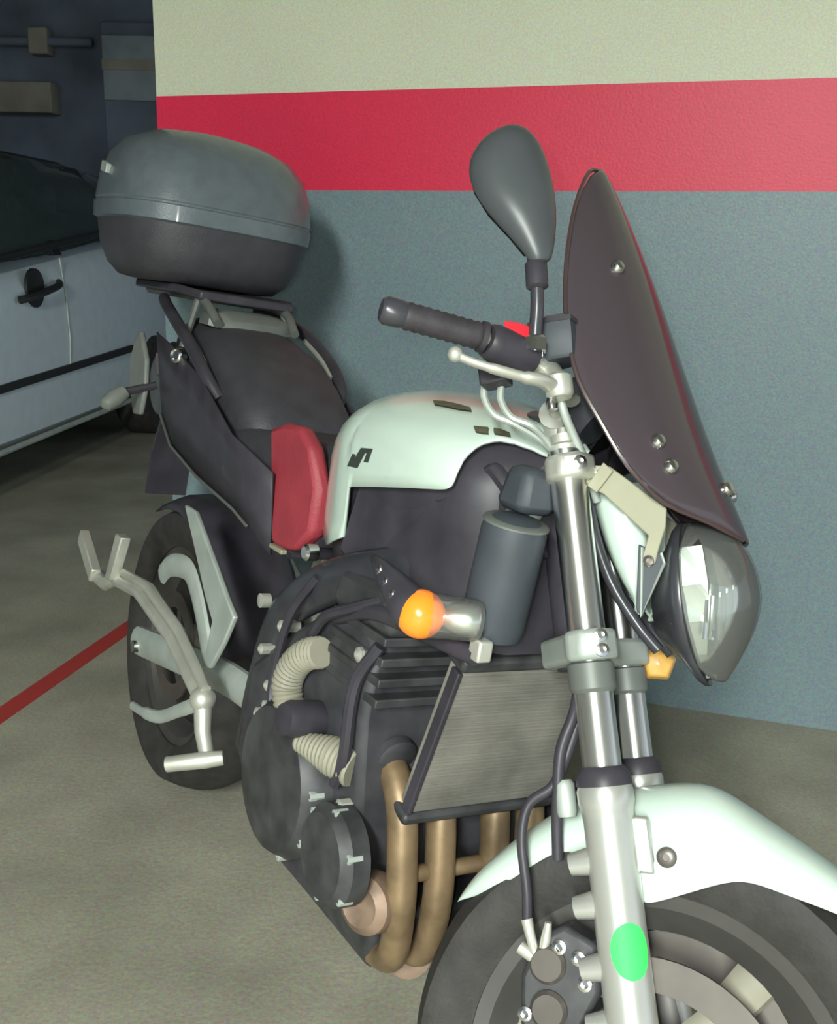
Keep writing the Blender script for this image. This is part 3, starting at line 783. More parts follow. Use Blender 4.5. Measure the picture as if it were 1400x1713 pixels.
cut = [(-0.800, 0.862), (-0.790, 0.800), (-0.770, 0.757), (-0.745, 0.742), (-0.720, 0.735), (-0.686, 0.732), (-0.640, 0.750), (-0.606, 0.764), (-0.605, 0.837), (-0.529, 0.8525), (-0.430, 0.8713), (-0.3635, 0.8833), (-0.353, 0.8862), (-0.3475, 0.891), (-0.3448, 0.898), (-0.3438, 0.908), (-0.3434, 0.926), (-0.3426, 0.940), (-0.3408, 0.948), (-0.337, 0.953), (-0.3326, 0.955), (-0.3217, 0.9545), (-0.307, 0.950), (-0.2915, 0.942), (-0.275, 0.936)]
def recess(x):
    """the left cheek is hollowed where the fork swings in"""
    t = min(1, max(0, (x + 0.50) / 0.10))
    return 1 - 0.68 * t * t * (3 - 2 * t)
xs = [-0.800, -0.793, -0.782, -0.765, -0.745, -0.72, -0.70, -0.685, -0.665, -0.645, -0.625, -0.6065, -0.6045, -0.59, -0.57, -0.54, -0.51, -0.48, -0.45, -0.42, -0.40, -0.385, -0.372, -0.362, -0.355, -0.351, -0.3475, -0.3458, -0.3448, -0.3442, -0.3438, -0.3434, -0.343, -0.3422, -0.3408, -0.339, -0.336, -0.3326, -0.327, -0.3217, -0.314, -0.307, -0.299, -0.2915, -0.285, -0.278]
rows = []
NJ = 12
for x in xs:
    zt = smooth_tab(tz, x)
    zc = min(lerp(cut, x), zt - 0.004)
    hz_ = []
    zs = zt - 0.085
    for j in range(NJ + 1):
        t = j / NJ
        # denser towards the top where the skin curls over
        hz_.append(zt - (zt - zc) * t ** 1.7)
    half = [(tank_half(x, z), z) for z in hz_]
    half[0] = (0.0, zt)
    g = recess(x)
    rows.append([(x, -y, z) for y, z in reversed(half)] + [(x, y * g, z) for y, z in half[1:]])
tank = obj('fuel_tank', MB().sheet(rows), 'white', bike, solid=0.005, angle=50)
tank['label'] = 'glossy white tank shell'
# dark core under the white shell: airbox and frame covers
rows = []
for x in [-0.76, -0.70, -0.64, -0.56, -0.48, -0.40, -0.36, -0.335, -0.315, -0.30]:
    zt = smooth_tab(tz, x) - 0.010
    zb = 0.69
    ring = []
    zz = [zt - (zt - zb) * t for t in (0, 0.04, 0.12, 0.25, 0.4, 0.55, 0.7, 0.85, 1.0)]
    half = [(max(tank_half(x, z + 0.010) - 0.016, 0.01), z) for z in zz]
    half[0] = (0.01, zz[0])
    half[-1] = (half[-1][0] * 0.85, zb)
    g = recess(x)
    rows.append([(x, -y, z) for y, z in reversed(half)] + [(x, y * g, z) for y, z in half])
obj('air_box', MB().loft(rows), 'black', bike, angle=50)
# emblem and decals laid on the skin of the near and far side
def on_tank(x, z, lift=0.0015, sg=-1):
    return (x, sg * (tank_half(x, z) + lift), z)
def skin_patch(poly_xz, m, name, parent, sg=-1, lift=0.0012):
    mb = MB()
    n = len(poly_xz)
    a = [on_tank(x, z, lift, sg) for x, z in poly_xz]
    b = [on_tank(x, z, lift - 0.0016, sg) for x, z in poly_xz]
    mb.add(a + b, [tuple(range(n)), tuple(reversed(range(n, 2 * n)))] + [(i, i + n, (i + 1) % n + n, (i + 1) % n) for i in range(n)])
    return obj(name, mb, m, parent, smooth=False)
# outline of the slanted S badge, in side view (x, z)
badge = [(-0.6134, 0.8651), (-0.5986, 0.8857), (-0.5884, 0.8868), (-0.5929, 0.8775), (-0.5713, 0.8989), (-0.5346, 0.9036), (-0.5450, 0.8832), (-0.5582, 0.8814), (-0.5506, 0.8948), (-0.5580, 0.8935), (-0.5778, 0.8692), (-0.6037, 0.8669)]
def skin_strip(top, bot, m, name, parent, sg=-1):
    """a thin printed film that follows the tank skin between two curves"""
    mb = MB()
    N, K = 12, 4
    def at(pts, t):
        f = t * (len(pts) - 1)
        k = min(int(f), len(pts) - 2)
        return V((pts[k][0], 0, pts[k][1])).lerp(V((pts[k + 1][0], 0, pts[k + 1][1])), f - k)
    for lift in (0.0022, 0.0004):
        rws = []
        for a in range(N + 1):
            p, q = at(top, a / N), at(bot, a / N)
            rw = []
            for b in range(K + 1):
                r_ = p.lerp(q, b / K)
                y = tank_half(r_.x, r_.z)
                rw.append((r_.x, sg * (y + lift * 0.8), r_.z + lift))
            rws.append(rw)
        mb.sheet(rws)
    return obj(name, mb, m, parent)
for sg in (-1, 1):
    eb = skin_patch(badge, 'emblem', 'tank_emblem', tank, sg)
    eb['label'] = 'black slanted S emblem'
strips = [([(-0.3728, 0.962), (-0.3656, 0.963), (-0.3573, 0.964)], [(-0.3600, 0.9566), (-0.3514, 0.9565), (-0.3457, 0.9573)]),
          ([(-0.3518, 0.9645), (-0.3447, 0.9645), (-0.3338, 0.9625)], [(-0.3416, 0.9584), (-0.3350, 0.9584), (-0.3283, 0.9586)]),
          ([(-0.4929, 0.9790), (-0.4764, 0.9810), (-0.4514, 0.9812), (-0.4258, 0.9803)], [(-0.4767, 0.9752), (-0.4548, 0.9758), (-0.4304, 0.9760), (-0.4133, 0.9770)])]
for tp_, bt_ in strips:
    skin_strip(tp_, bt_, 'decal', 'tank_decal', tank)
obj('filler_cap', MB().lathe((-0.36, 0.0, 0.980), (0.1, 0, 1), [(0.036, -0.01), (0.036, 0.004), (0.030, 0.008), (0.0, 0.008)], 28), 'blacksheen', tank)

# ---- frame, covers
for sg in (-1, 1):
    sp = MB().tube(curve([(-0.30, sg * 0.035, 0.85), (-0.36, sg * 0.070, 0.81), (-0.45, sg * 0.125, 0.76), (-0.60, sg * 0.150, 0.700), (-0.76, sg * 0.145, 0.600), (-0.82, sg * 0.14, 0.48), (-0.84, sg * 0.14, 0.34)], 6), 0.034, 14, flat=((0, 1, 0), 0.6))
    fr = obj('frame_spar', sp, 'blacksheen', bike)
    obj('frame_bolt', MB().lathe((-0.665, sg * 0.165, 0.725), (0, sg, 0), [(0.013, -0.01), (0.013, 0.006), (0.009, 0.010), (0.0, 0.010)], 14), 'chrome', fr)
    obj('frame_bolt', MB().lathe((-0.835, sg * 0.150, 0.60), (0, sg, 0), [(0.012, -0.01), (0.012, 0.006), (0.0, 0.008)], 14), 'alu', fr)
    cv = MB().prism([(-0.60, sg * 0.135, 0.86), (-0.38, sg * 0.140, 0.872), (-0.33, sg * 0.112, 0.93), (-0.29, sg * 0.085, 0.89), (-0.35, sg * 0.125, 0.76), (-0.50, sg * 0.145, 0.71), (-0.62, sg * 0.145, 0.74)], (0, -sg * 0.03, 0))
    if sg < 0:
      obj('frame_cover', cv, 'black', fr, 0.008)
    obj('steering_stop', MB().box((-0.300, sg * 0.060, 0.885), (0.03, 0.02, 0.04)), 'dimalu', fr, 0.006)
# rounded grey cover beside the radiator with a smaller one above it
sh = obj('radiator_shroud', MB().lathe((-0.340, -0.116, 0), (0.10, 0, 1), [(0.022, 0.728), (0.036, 0.735), (0.039, 0.75), (0.039, 0.862), (0.037, 0.874), (0.022, 0.880)], 32), 'bluegrey', bike)
obj('shroud_rim', MB().lathe((-0.340, -0.116, 0), (0.10, 0, 1), [(0.036, 0.873), (0.0395, 0.872), (0.0395, 0.8745), (0.036, 0.877)], 32), 'rack', sh)
obj('upper_cover', MB().loft([[(-0.278 + x * k, -0.088 - y * k, z) for x, y in ((-0.038, -0.02), (-0.026, 0.026), (0.026, 0.026), (0.038, -0.02))] for k, z in ((0.9, 0.878), (1.0, 0.89), (0.75, 0.932))]), 'bluegrey', sh, 0.010)
obj('shroud_clip', MB().box((-0.235, -0.150, 0.722), (0.022, 0.02, 0.026)), 'alu', sh, 0.003)
# cross tube and under-tank hose
obj('frame_tube', MB().tube(curve([(-0.24, -0.15, 0.712), (-0.32, -0.165, 0.712), (-0.45, -0.165, 0.70), (-0.56, -0.16, 0.66)], 5), 0.012, 10), 'black', bike)

# ---- front indicators
P2, P1, P3 = V((-0.246, -0.150, 0.753)), V((-0.275, -0.220, 0.754)), V((-0.414, -0.215, 0.795))
ax1 = (P1 - P2).normalized()
for sg in (-1,):
    if sg > 0:
        fl = lambda p: V((p[0], -p[1], p[2]))
    else:
        fl = lambda p: V(p)
    L1 = (P1 - P2).length
    io = obj('front_indicator', MB().lathe(fl(P1), fl(P3 - P1), [(0.0225, -0.006), (0.0265, 0.004), (0.0255, 0.016), (0.020, 0.050), (0.012, 0.095), (0.004, 0.125), (0.0, 0.128)], 24), 'black', bike)
    obj('clear_lens', MB().lathe(fl(P2), fl(P1 - P2), [(0.0235, 0.0), (0.0250, 0.006), (0.0256, 0.04), (0.0270, L1 - 0.016), (0.0270, L1 - 0.004), (0.022, L1 + 0.006)], 28), 'clear', io)
    obj('lens_backing', MB().lathe(fl(P2), fl(P1 - P2), [(0.019, 0.003), (0.0205, 0.006), (0.0195, 0.02), (0.015, 0.036), (0.008, 0.046), (0.0, 0.048)], 20), 'reflect', io)
    am = obj('amber_bulb', MB().lathe(fl(P2), fl(P1 - P2), [(0.0285 * math.sin(math.pi * q / 16), L1 - 0.006 - 0.0285 * math.cos(math.pi * q / 16)) for q in range(17)], 36), 'amber', io)
    am['label'] = 'bright orange end'
    dd = fl(P3 - P1).normalized()
    for k in range(3):
        q = fl(P1) + dd * (0.035 + 0.026 * k)
        obj('reflector_dot', MB().ball(q + V((0.010 - 0.002 * k, sg * (0.0205 - 0.0045 * k), 0.004)), (0.005, 0.004, 0.0075), 10, 6), 'chrome', io)
# small amber marker on the far side of the lower fork clamp
mk = obj('front_indicator', MB(S).lathe((0.072, 0.140, 0.775), (0.25, -0.95, -0.1), [(0.005, -0.020), (0.019, -0.016), (0.0265, 0.0), (0.020, 0.014), (0.004, 0.019)], 5), 'amberd', bike, 0.003)
mk['label'] = 'small triangular amber marker'
obj('marker_stay', MB(S).tube([(0.035, 0.135, 0.80), (0.052, 0.148, 0.79)], 0.006, 8), 'alu', mk)

# ---- radiator
def rad_pt(y, t):
    return V((-0.372 + 0.062 * t, y, 0.448 + 0.218 * t))
rn = V((0.205, 0, -0.066)).normalized()
rcore = MB().prism([rad_pt(-0.117, 0), rad_pt(0.117, 0), rad_pt(0.117, 1), rad_pt(-0.117, 1)], -rn * 0.028)
m_r = mat('radiator_core', (0.19, 0.18, 0.158), 0.7, 0.1, 0, 0.25, 12)
nt = m_r.node_tree
wv = nt.nodes.new('ShaderNodeTexWave')
wv.bands_direction = 'Z'
wv.inputs['Scale'].default_value = 55
tcn = [n for n in nt.nodes if n.type == 'TEX_COORD'][0]
nt.links.new(tcn.outputs['Object'], wv.inputs['Vector'])
bp = nt.nodes.new('ShaderNodeBump')
bp.inputs['Strength'].default_value = 0.25
bp.inputs['Distance'].default_value = 0.001
nt.links.new(wv.outputs['Fac'], bp.inputs['Height'])
nt.links.new(bp.outputs['Normal'], nt.nodes['Principled BSDF'].inputs['Normal'])
rad = obj('radiator', rcore, m_r, bike, 0.003)
for nm, y0, y1, t0, t1 in (('radiator_tank', -0.126, 0.126, -0.075, 0.0), ('radiator_tank', -0.121, 0.121, 1.0, 1.09)):
    obj(nm, MB().prism([rad_pt(y0, t0) + rn * 0.006, rad_pt(y1, t0) + rn * 0.006, rad_pt(y1, t1) + rn * 0.006, rad_pt(y0, t1) + rn * 0.006], -rn * 0.045), 'engine', rad, 0.006)
for sg in (-1, 1):
    obj('radiator_side', MB().prism([rad_pt(sg * 0.115, 0) + rn * 0.004, rad_pt(sg * 0.123, 0) + rn * 0.004, rad_pt(sg * 0.123, 1) + rn * 0.004, rad_pt(sg * 0.115, 1) + rn * 0.004], -rn * 0.018), 'black', rad, 0.002)
fins = MB()
for k in range(1, 24):
    t = k / 24
    fins.prism([rad_pt(-0.114, t) + rn * 0.0014, rad_pt(0.114, t) + rn * 0.0014, rad_pt(0.114, t + 0.012) + rn * 0.0014, rad_pt(-0.114, t + 0.012) + rn * 0.0014], -rn * 0.003)
fo = obj('cooling_fins', fins, m_r, rad, smooth=False)
fo['kind'] = 'stuff'

# ---- engine
eng = obj('engine', MB().loft([[(x, y * k, z + dz) for x, y, z in ((-0.45, -0.145, 0.30), (-0.43, -0.16, 0.40), (-0.44, -0.17, 0.55), (-0.44, -0.165, 0.66), (-0.52, -0.16, 0.70), (-0.66, -0.16, 0.62), (-0.82, -0.165, 0.50), (-0.84, -0.165, 0.34), (-0.72, -0.16, 0.24), (-0.52, -0.15, 0.23))] for k, dz in ((1.0, 0), (0.8, 0), (0, 0), (-0.8, 0), (-1.0, 0))]), 'engined', bike, 0.012)
def rnd(sd):
    r_ = random.Random(sd)
    return r_
for k in range(4):                                  # cylinder block with cooling ribs
    obj('cylinder_fin', MB().box((-0.490, 0, 0.585 + 0.028 * k), (0.15, 0.335, 0.012)), 'engine', eng, 0.002)
obj('cylinder_head', MB().loft([[(-0.49 + x * k, y, z) for x, y in ((-0.08, -0.168), (0.08, -0.168), (0.08, 0.168), (-0.08, 0.168))] for k, z in ((1, 0.675), (1.05, 0.70), (0.8, 0.735))]), 'engine', eng, 0.012)
for sg in (-1, 1):
    cc_ = obj('clutch_cover' if sg < 0 else 'alternator_cover', MB().lathe((-0.615, sg * 0.155, 0.395), (0, sg, 0), [(0.118, 0.0), (0.118, 0.030), (0.105, 0.050), (0.06, 0.058), (0.0, 0.058)], 36), 'engine', eng)
    for k in range(9):
        th = 2 * math.pi * k / 9 + 0.2
        obj('cover_bolt', MB().lathe((-0.615 + 0.112 * math.cos(th), sg * 0.185, 0.395 + 0.112 * math.sin(th)), (0, sg, 0), [(0.0075, -0.01), (0.0075, 0.010), (0.004, 0.011), (0.004, 0.006)], 8), 'dimalu', cc_)
    c2 = obj('crank_cover', MB().lathe((-0.445, sg * 0.16, 0.36), (0, sg, 0), [(0.070, 0.0), (0.070, 0.026), (0.058, 0.040), (0.0, 0.042)], 30), 'engine', eng)
    for k in range(6):
        th = 2 * math.pi * k / 6 + 0.4
        obj('cover_bolt', MB().lathe((-0.445 + 0.064 * math.cos(th), sg * 0.182, 0.36 + 0.064 * math.sin(th)), (0, sg, 0), [(0.007, -0.01), (0.007, 0.010), (0.0035, 0.011), (0.0035, 0.006)], 8), 'dimalu', c2)
obj('sump', MB().loft([[(-0.56 + x * k, y * k, z) for x, y in ((-0.16, -0.11), (0.13, -0.11), (0.13, 0.11), (-0.16, 0.11))] for k, z in ((1, 0.26), (0.95, 0.20), (0.75, 0.155))]), 'engine', eng, 0.012)
for x, y, z, r_ in ((-0.70, -0.175, 0.60, 0.010), (-0.665, -0.178, 0.545, 0.012), (-0.715, -0.178, 0.50, 0.009), (-0.75, -0.172, 0.44, 0.010), (-0.47, -0.172, 0.475, 0.011), (-0.455, -0.172, 0.425, 0.010), (-0.47, -0.168, 0.635, 0.011), (-0.455, -0.168, 0.615, 0.007), (-0.68, -0.175, 0.47, 0.010), (-0.77, -0.17, 0.54, 0.009)):
    obj('engine_bolt', MB().lathe((x, y + 0.006, z), (0, -1, 0), [(r_, -0.02), (r_, 0.010), (r_ * 0.55, 0.013), (r_ * 0.5, 0.006)], 8), 'alu', eng)
# black canister sticking out, ribbed beige hoses
of = obj('oil_filter', MB().lathe((-0.560, -0.125, 0.504), V((0.012, -0.105, 0.012)), [(0.024, 0.0), (0.0265, 0.006), (0.0265, 0.095), (0.022, 0.106), (0.0, 0.108)], 28), 'black', eng)
obj('filter_ring', MB().lathe((-0.560, -0.125, 0.504), V((0.012, -0.105, 0.012)), [(0.0272, -0.002), (0.0295, 0.0), (0.0295, 0.009), (0.0272, 0.010)], 28), 'ribbed', of)
hp1 = curve([(-0.560, -0.178, 0.607), (-0.590, -0.184, 0.594), (-0.618, -0.188, 0.568), (-0.630, -0.190, 0.535), (-0.622, -0.186, 0.505)], 8)
obj('ribbed_hose', MB().tube(hp1, [0.0215 + (0.0022 if k % 2 else 0) for k in range(len(hp1))], 16), 'ribbed', eng)
hp2 = [V((-0.545, -0.205, 0.482)).lerp(V((-0.455, -0.158, 0.490)), k / 26) + V((0, 0, -0.012 * (k / 26) ** 2)) for k in range(27)]
obj('ribbed_hose', MB().tube(hp2, [0.011 + 0.016 * min(1, k / 16) + (0.0018 if k % 2 else 0) for k in range(27)], 16), 'ribbed', eng)
def hose(pts, r):
    obj('engine_hose', MB().tube(curve(pts, 6), r, 8), 'black', eng)
hose([(-0.62, -0.17, 0.70), (-0.66, -0.185, 0.63), (-0.69, -0.185, 0.52), (-0.66, -0.19, 0.44)], 0.007)
hose([(-0.44, -0.16, 0.72), (-0.50, -0.175, 0.69), (-0.56, -0.18, 0.66), (-0.60, -0.175, 0.62)], 0.008)
hose([(-0.43, -0.165, 0.66), (-0.45, -0.182, 0.60), (-0.45, -0.182, 0.50), (-0.47, -0.178, 0.45)], 0.009)

# ---- exhaust
ex = obj('exhaust', MB().tube(curve([(-0.44, -0.03, 0.185), (-0.56, 0.0, 0.145), (-0.80, 0.0, 0.15), (-1.0, -0.01, 0.20)], 6), 0.036, 16), 'headerd', bike)
for y, ye in ((-0.108, -0.07), (-0.046, -0.03), (0.046, 0.03), (0.108, 0.07)):
    hp_ = curve([(-0.47, y, 0.495), (-0.432, y, 0.472), (-0.403, y, 0.435), (-0.385, y * 0.99, 0.37), (-0.378, y * 0.95, 0.30), (-0.400, (y + ye) / 2, 0.220), (-0.47, ye, 0.18)], 7)
    obj('header_pipe', MB().tube(hp_, 0.0215, 16), 'header', ex)
    obj('header_flange', MB().lathe((-0.445, y, 0.503), (1, 0, -0.40), [(0.029, 0.0), (0.029, 0.012), (0.024, 0.016)], 16), 'engined', ex)
obj('header_brace', MB().tube([(-0.385, -0.108, 0.350), (-0.385, 0.108, 0.350)], 0.012, 10), 'header', ex)
obj('collector_cover', MB().lathe((-0.415, -0.115, 0.300), (0.35, -0.85, 0.1), [(0.040, 0.0), (0.043, 0.012), (0.040, 0.034), (0.028, 0.044), (0.020, 0.040), (0.0, 0.042)], 28), 'headerd', ex)
obj('collector_rim', MB().lathe((-0.470, -0.150, 0.345), (0.35, -0.85, 0.35), [(0.036, 0.0), (0.042, 0.006), (0.042, 0.018), (0.034, 0.022)], 28), 'header', ex)
obj('muffler', MB().tube([(-0.98, -0.0, 0.20), (-1.05, 0.02, 0.24), (-1.12, 0.10, 0.30), (-1.20, 0.15, 0.37), (-1.62, 0.17, 0.52), (-1.66, 0.172, 0.535)], [0.036, 0.036, 0.036, 0.055, 0.055, 0.045], 20), 'dimalu', ex)

# ---- rear wheel, swingarm, footrests
rwheel = wheel(I, (-1.44, 0.315), 0.315, 0.088, 0.222, 'rear_wheel', disc=0.12, both=False)
obj('wheel_axle', MB().lathe((-1.44, 0, 0.315), (0, 1, 0), [(0.013, -0.16), (0.013, 0.16)], 14), 'chrome', rwheel)
sa = MB()
for sg in (-1, 1):
    sa.tube(curve([(-0.84, sg * 0.125, 0.42), (-1.0, sg * 0.135, 0.41), (-1.25, sg * 0.135, 0.36), (-1.48, sg * 0.135, 0.315)], 5), 0.032, 12, flat=((0, 1, 0), 0.55))
sa.tube([(-0.90, -0.13, 0.42), (-0.90, 0.13, 0.42)], 0.03, 12)
obj('swingarm', sa, 'dimalu', bike)
hug = []
for i in range(9):
    th = math.radians(15 + 100 * i / 8)
    hug.append([(-1.44 + 0.335 * math.cos(th), t * 0.095, 0.315 + 0.335 * math.sin(th) - 0.035 * abs(t) ** 3) for t in (-1, -0.85, -0.5, 0, 0.5, 0.85, 1)])
obj('rear_hugger', MB().sheet(hug), 'black', bike, solid=0.003)
for sg in (-1, 1):
    y1, y2 = sg * 0.18, sg * 0.22
    pl = [(-1.145, y1, 0.690), (-1.085, y1, 0.690), (-0.985, y1, 0.635), (-0.895, y1, 0.585), (-0.855, y1, 0.565), (-0.885, y1, 0.510), (-0.930, y1, 0.450), (-0.965, y1, 0.440), (-0.945, y1, 0.53), (-0.99, y1, 0.56), (-1.06, y1, 0.62)]
    hg = obj('footrest_plate', MB().prism(pl, (0, sg * 0.010, 0)), 'dimalu', bike, 0.003)
    inner = MB().tube(curve([(-1.245, y1, 0.530), (-1.20, y1, 0.560), (-1.11, y1, 0.575), (-1.05, y1, 0.545), (-0.99, y1, 0.490), (-0.955, y1, 0.445)], 5), 0.022, 10, flat=((0, 1, 0), 0.4))
    obj('plate_rib', inner, 'dimalu', hg)
    arm = MB()
    arm.tube([(-1.43, y2, 0.468), (-1.25, y2, 0.492), (-1.05, y2, 0.468), (-0.885, y2, 0.418)], [0.013, 0.014, 0.013, 0.012], 10)
    arm.tube([(-1.36, y2, 0.500), (-1.20, y2, 0.515), (-1.02, y2, 0.492), (-0.860, y2, 0.440)], [0.009, 0.011, 0.010, 0.009], 10)
    obj('footrest_arm', arm, 'alu', hg)
    pr = MB()
    pr.prism([(-1.655, y2, 0.490), (-1.640, y2, 0.522), (-1.515, y2, 0.462), (-1.530, y2, 0.432)], (0, sg * 0.022, 0))
    pr.prism([(-1.375, y2, 0.578), (-1.335, y2, 0.578), (-1.380, y2, 0.478), (-1.42, y2, 0.470)], (0, sg * 0.022, 0))
    pr.tube([(-1.54, y2, 0.442), (-1.47, y2, 0.445), (-1.40, y2, 0.480)], 0.016, 10)
    po = obj('passenger_footrest', pr, 'alu', hg, 0.003)
    po['label'] = 'folded forked passenger footrest'
    nd = MB()
    nd.ball((-0.868, y2, 0.420), 0.022)
    nd.tube([(-0.865, y2, 0.415), (-0.850, y2, 0.37), (-0.815, y2, 0.335)], [0.016, 0.014, 0.012], 10)
    obj('footrest_joint', nd, 'alu', hg)
    obj('footpeg', MB().tube([(-0.800, sg * 0.20, 0.345), (-0.812, sg * 0.225, 0.338), (-0.850, sg * 0.275, 0.318)], [0.012, 0.014, 0.013], 12), 'alu', hg)
    pd = MB().tube(curve([(-0.875, y2, 0.412), (-0.96, y2, 0.365), (-1.06, y2, 0.312), (-1.15, y2, 0.285), (-1.215, y2, 0.272)], 5), [0.013] * 5 + [0.012] * 10 + [0.009] * 6, 10, flat=((0, 1, 0), 0.7))
    obj('brake_pedal' if sg < 0 else 'gear_pedal', pd, 'dimalu', hg)
obj('side_stand', MB().tube(curve([(-0.80, 0.12, 0.26), (-0.79, 0.21, 0.14), (-0.77, 0.300, 0.060)], 5), 0.011, 10), 'black', bike)
obj('side_stand_foot', MB().prism([(-0.80, 0.275, 0.0450), (-0.74, 0.275, 0.0450), (-0.74, 0.335, 0.0540), (-0.80, 0.335, 0.0540)], (0, 0, 0.006)), 'black', bike)
obj('drive_chain', MB().tube([(-0.86, 0.10, 0.44), (-1.44, 0.10, 0.42), (-1.53, 0.10, 0.36), (-1.53, 0.10, 0.27), (-1.44, 0.10, 0.22), (-0.86, 0.10, 0.36), (-0.86, 0.10, 0.44)], 0.009, 8), 'engined', bike)

# ---- seat and tail
def seat_ring(x, w_, zt, zb, n=18):
    ring = []
    for k in range(n):
        t = math.pi * (k / (n - 1))
        cx = math.cos(t)
        ring.append((x, -w_ * (abs(cx) ** 0.55) * (1 if cx > 0 else -1), zb + (zt - zb) * math.sin(t) ** 0.55))
    return ring
rs = MB().loft([seat_ring(x, w_, zt, zb) for x, w_, zt, zb in ((-0.765, 0.08, 0.850, 0.77), (-0.80, 0.088, 0.870, 0.70), (-0.86, 0.092, 0.865, 0.70), (-0.94, 0.100, 0.855, 0.72), (-1.02, 0.135, 0.850, 0.74), (-1.10, 0.142, 0.862, 0.76), (-1.15, 0.13, 0.872, 0.78))])
seat = obj('rider_seat', rs, 'seat', bike, angle=60)
ps = MB().loft([seat_ring(x, w_, zt, zb) for x, w_, zt, zb in ((-1.06, 0.085, 0.865, 0.80), (-1.10, 0.120, 0.905, 0.80), (-1.18, 0.128, 0.955, 0.82), (-1.26, 0.130, 0.990, 0.85), (-1.38, 0.126, 1.018, 0.88), (-1.52, 0.115, 1.030, 0.90), (-1.58, 0.08, 1.018, 0.92))])
obj('passenger_seat', ps, 'seat', bike, angle=60)
for sg in (-1, 1):
    rp = [(-0.965, 0.868), (-0.905, 0.886), (-0.850, 0.888), (-0.810, 0.862), (-0.780, 0.80), (-0.780, 0.725), (-0.815, 0.690), (-0.870, 0.678), (-0.900, 0.680)]
    rr_ = MB().prism([(x, sg * (0.122 - 0.02 * max(0, (x + 0.82) / 0.06)), z) for x, z in rp], (0, -sg * 0.03, 0))
    ro = obj('red_side_cover', rr_, 'redseat', bike, 0.010)
    ro['label'] = 'dull red side cover'
    obj('cover_clip', MB().box((-0.865, sg * 0.122, 0.680), (0.05, 0.012, 0.008)), 'beige', ro, 0.002)
    # side of the tail below the seats
    tl = MB().sheet([[(x, sg * (y0 + (y1 - y0) * t), z0 + (z1 - z0) * t) for t in (0, 0.33, 0.66, 1)] for x, y0, z0, y1, z1 in ((-0.90, 0.135, 0.80, 0.12, 0.66), (-1.05, 0.155, 0.84, 0.13, 0.705), (-1.25, 0.152, 0.92, 0.13, 0.725), (-1.45, 0.145, 0.96, 0.12, 0.752), (-1.60, 0.13, 0.975, 0.10, 0.80), (-1.70, 0.10, 0.975, 0.08, 0.86))])
    to = obj('tail_panel', tl, 'black', bike, solid=0.004)
    obj('panel_edge', MB().tube([(-0.98, sg * 0.134, 0.692), (-1.05, sg * 0.134, 0.706), (-1.25, sg * 0.134, 0.726), (-1.45, sg * 0.124, 0.753), (-1.60, sg * 0.104, 0.801)], 0.003, 6), 'rack', to)
    # pale rear flash on the tail
    fl_ = [(-1.700, 0.973), (-1.735, 0.945), (-1.757, 0.905), (-1.745, 0.850), (-1.690, 0.785), (-1.640, 0.790), (-1.625, 0.850), (-1.640, 0.915)]
    fo_ = obj('tail_flash', MB().prism([(x, sg * 0.138, z) for x, z in fl_], (0, -sg * 0.012, 0)), 'greyflash', to, 0.004)
    ri_ = obj('rear_indicator', MB().lathe((-1.625, sg * 0.20, 0.822), (0.1, sg * 0.5, -0.4), [(0.004, -0.036), (0.016, -0.028), (0.021, 0.0), (0.016, 0.026), (0.004, 0.034)], 18), 'greyflash', bike)
    obj('indicator_stalk', MB().tube([(-1.63, sg * 0.11, 0.86), (-1.628, sg * 0.19, 0.835)], 0.009, 8), 'black', ri_)
    # grab rail
    gr = MB().tube(curve([(-1.20, sg * 0.125, 0.885), (-1.235, sg * 0.145, 0.925), (-1.31, sg * 0.152, 0.970), (-1.43, sg * 0.150, 1.015), (-1.54, sg * 0.135, 1.040), (-1.64, sg * 0.11, 1.052)], 6), 0.0125, 12)
    go = obj('grab_rail', gr, 'black', bike)
    obj('rail_insert', MB().tube(curve([(-1.27, sg * 0.137, 0.945), (-1.33, sg * 0.140, 0.975), (-1.42, sg * 0.138, 1.008)], 5), 0.0055, 8), 'alu', go)
    lk = obj('rail_bolt', MB().lathe((-1.40, sg * 0.146, 0.945), (0.5, sg, 0.1), [(0.016, -0.01), (0.016, 0.006), (0.012, 0.010), (0.009, 0.006)], 16), 'chrome', go)
obj('tail_light', MB().loft([[(-1.76 + dx, y * k, z * k + 0.90 * (1 - k)) for y, z in ((-0.07, 0.87), (0.07, 0.87), (0.08, 0.93), (-0.08, 0.93))] for k, dx in ((1.0, 0.05), (1.0, 0.0), (0.7, -0.02))]), 'redlens', bike, 0.006)
obj('tail_tray', MB().loft([[(x, y, z) for y, z in ((-w_, z0), (w_, z0), (w_ * 0.9, z1), (-w_ * 0.9, z1))] for x, w_, z0, z1 in ((-0.86, 0.11, 0.66, 0.76), (-1.10, 0.11, 0.70, 0.82), (-1.45, 0.10, 0.75, 0.90), (-1.72, 0.07, 0.86, 0.96))]), 'black', bike, 0.01)
obj('plate_hanger', MB().loft([[(x, y, z) for y in (-0.05, 0.05)] + [(x - 0.012, y, z) for y in (0.05, -0.05)] for x, z in ((-1.70, 0.86), (-1.79, 0.68), (-1.80, 0.58))]), 'black', bike)

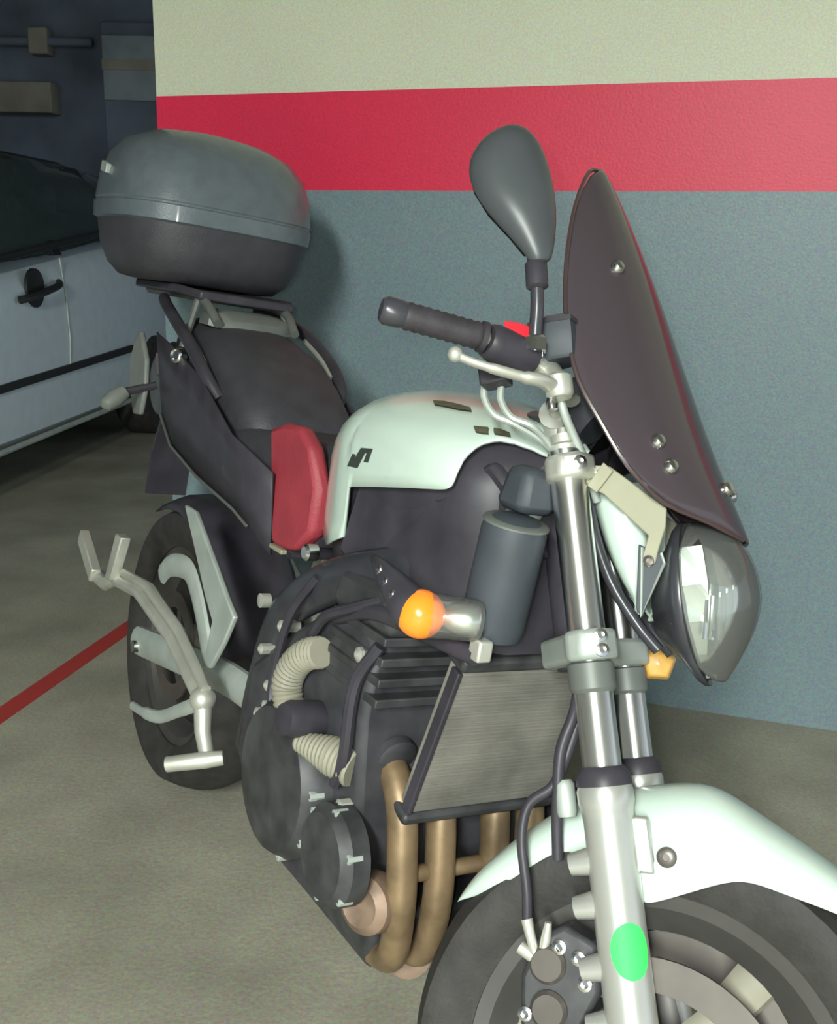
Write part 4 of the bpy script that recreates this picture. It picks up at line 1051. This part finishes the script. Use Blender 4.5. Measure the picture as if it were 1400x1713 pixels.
# ---- luggage rack and top case
rk = MB()
for sg in (-1, 1):
    rk.tube(curve([(-1.36, sg * 0.085, 1.020), (-1.42, sg * 0.090, 1.055), (-1.50, sg * 0.092, 1.068), (-1.80, sg * 0.09, 1.068), (-1.86, sg * 0.06, 1.068)], 5), 0.0095, 10)
    rk.tube([(-1.46, sg * 0.095, 1.065), (-1.44, sg * 0.125, 0.96)], 0.008, 8)
rk.tube([(-1.50, -0.092, 1.068), (-1.50, 0.092, 1.068)], 0.0095, 10)
rk.tube([(-1.70, -0.092, 1.068), (-1.70, 0.092, 1.068)], 0.0095, 10)
rko = obj('luggage_rack', rk, 'rack', bike)
pad = MB().prism([(-1.425, -0.105, 1.062), (-1.425, 0.105, 1.062), (-1.50, 0.13, 1.070), (-1.80, 0.13, 1.070), (-1.84, 0.09, 1.070), (-1.84, -0.09, 1.070), (-1.80, -0.13, 1.070), (-1.50, -0.13, 1.070)], (0, 0, 0.018))
obj('case_plate', pad, 'black', rko, 0.004)
obj('seat_pad', MB().loft([seat_ring(x, w_, zt, zb) for x, w_, zt, zb in ((-1.375, 0.07, 1.030, 1.012), (-1.39, 0.095, 1.046, 1.014), (-1.43, 0.10, 1.052, 1.016), (-1.46, 0.08, 1.05, 1.02))]), 'rack', rko)
CX, CY = -1.640, -0.036
def case_ring(z, sx, sy, n=48, dx=0.0, pw=3.2):
    ring = []
    for k in range(n):
        t = 2 * math.pi * k / n
        c, s_ = math.cos(t), math.sin(t)
        x = abs(c) ** (2 / pw) * (1 if c > 0 else -1)
        y = abs(s_) ** (2 / pw) * (1 if s_ > 0 else -1)
        # the front is a little flatter and narrower than the back
        ring.append((CX + dx + x * sx, CY + y * sy * (1 - 0.06 * x), z))
    return ring
base = MB().loft([case_ring(1.088, 0.120, 0.135, dx=-0.01), case_ring(1.092, 0.145, 0.160, dx=-0.005), case_ring(1.115, 0.168, 0.185), case_ring(1.155, 0.180, 0.204), case_ring(1.195, 0.186, 0.212), case_ring(1.206, 0.187, 0.214)])
tcase = obj('top_case', base, 'casebase', bike, angle=60)
tcase['label'] = 'black rounded luggage box at the tail'
lid = MB().loft([case_ring(1.205, 0.187, 0.214), case_ring(1.209, 0.1945, 0.2225), case_ring(1.240, 0.196, 0.224), case_ring(1.243, 0.1925, 0.2205), case_ring(1.246, 0.192, 0.220), case_ring(1.249, 0.194, 0.222), case_ring(1.30, 0.188, 0.217, dx=-0.004), case_ring(1.345, 0.172, 0.203, dx=-0.010, pw=3.0), case_ring(1.380, 0.142, 0.176, dx=-0.018, pw=2.8), case_ring(1.403, 0.098, 0.128, dx=-0.024, pw=2.5), case_ring(1.414, 0.045, 0.06, dx=-0.026, pw=2.2), case_ring(1.416, 0.005, 0.008, dx=-0.026, pw=2)])
lo = obj('case_lid', lid, 'case', tcase, angle=24)
lo['label'] = 'grey black domed lid'
obj('case_lock', MB().box((CX - 0.190, CY, 1.200), (0.02, 0.09, 0.06)), 'blacksheen', tcase, 0.006)
obj('case_reflector', MB().prism([(CX - 0.06, CY - 0.2245, 1.300), (CX - 0.01, CY - 0.2265, 1.292), (CX - 0.01, CY - 0.2255, 1.312), (CX - 0.06, CY - 0.2230, 1.322)], (0, 0.012, 0)), 'dimalu', tcase, 0.002)
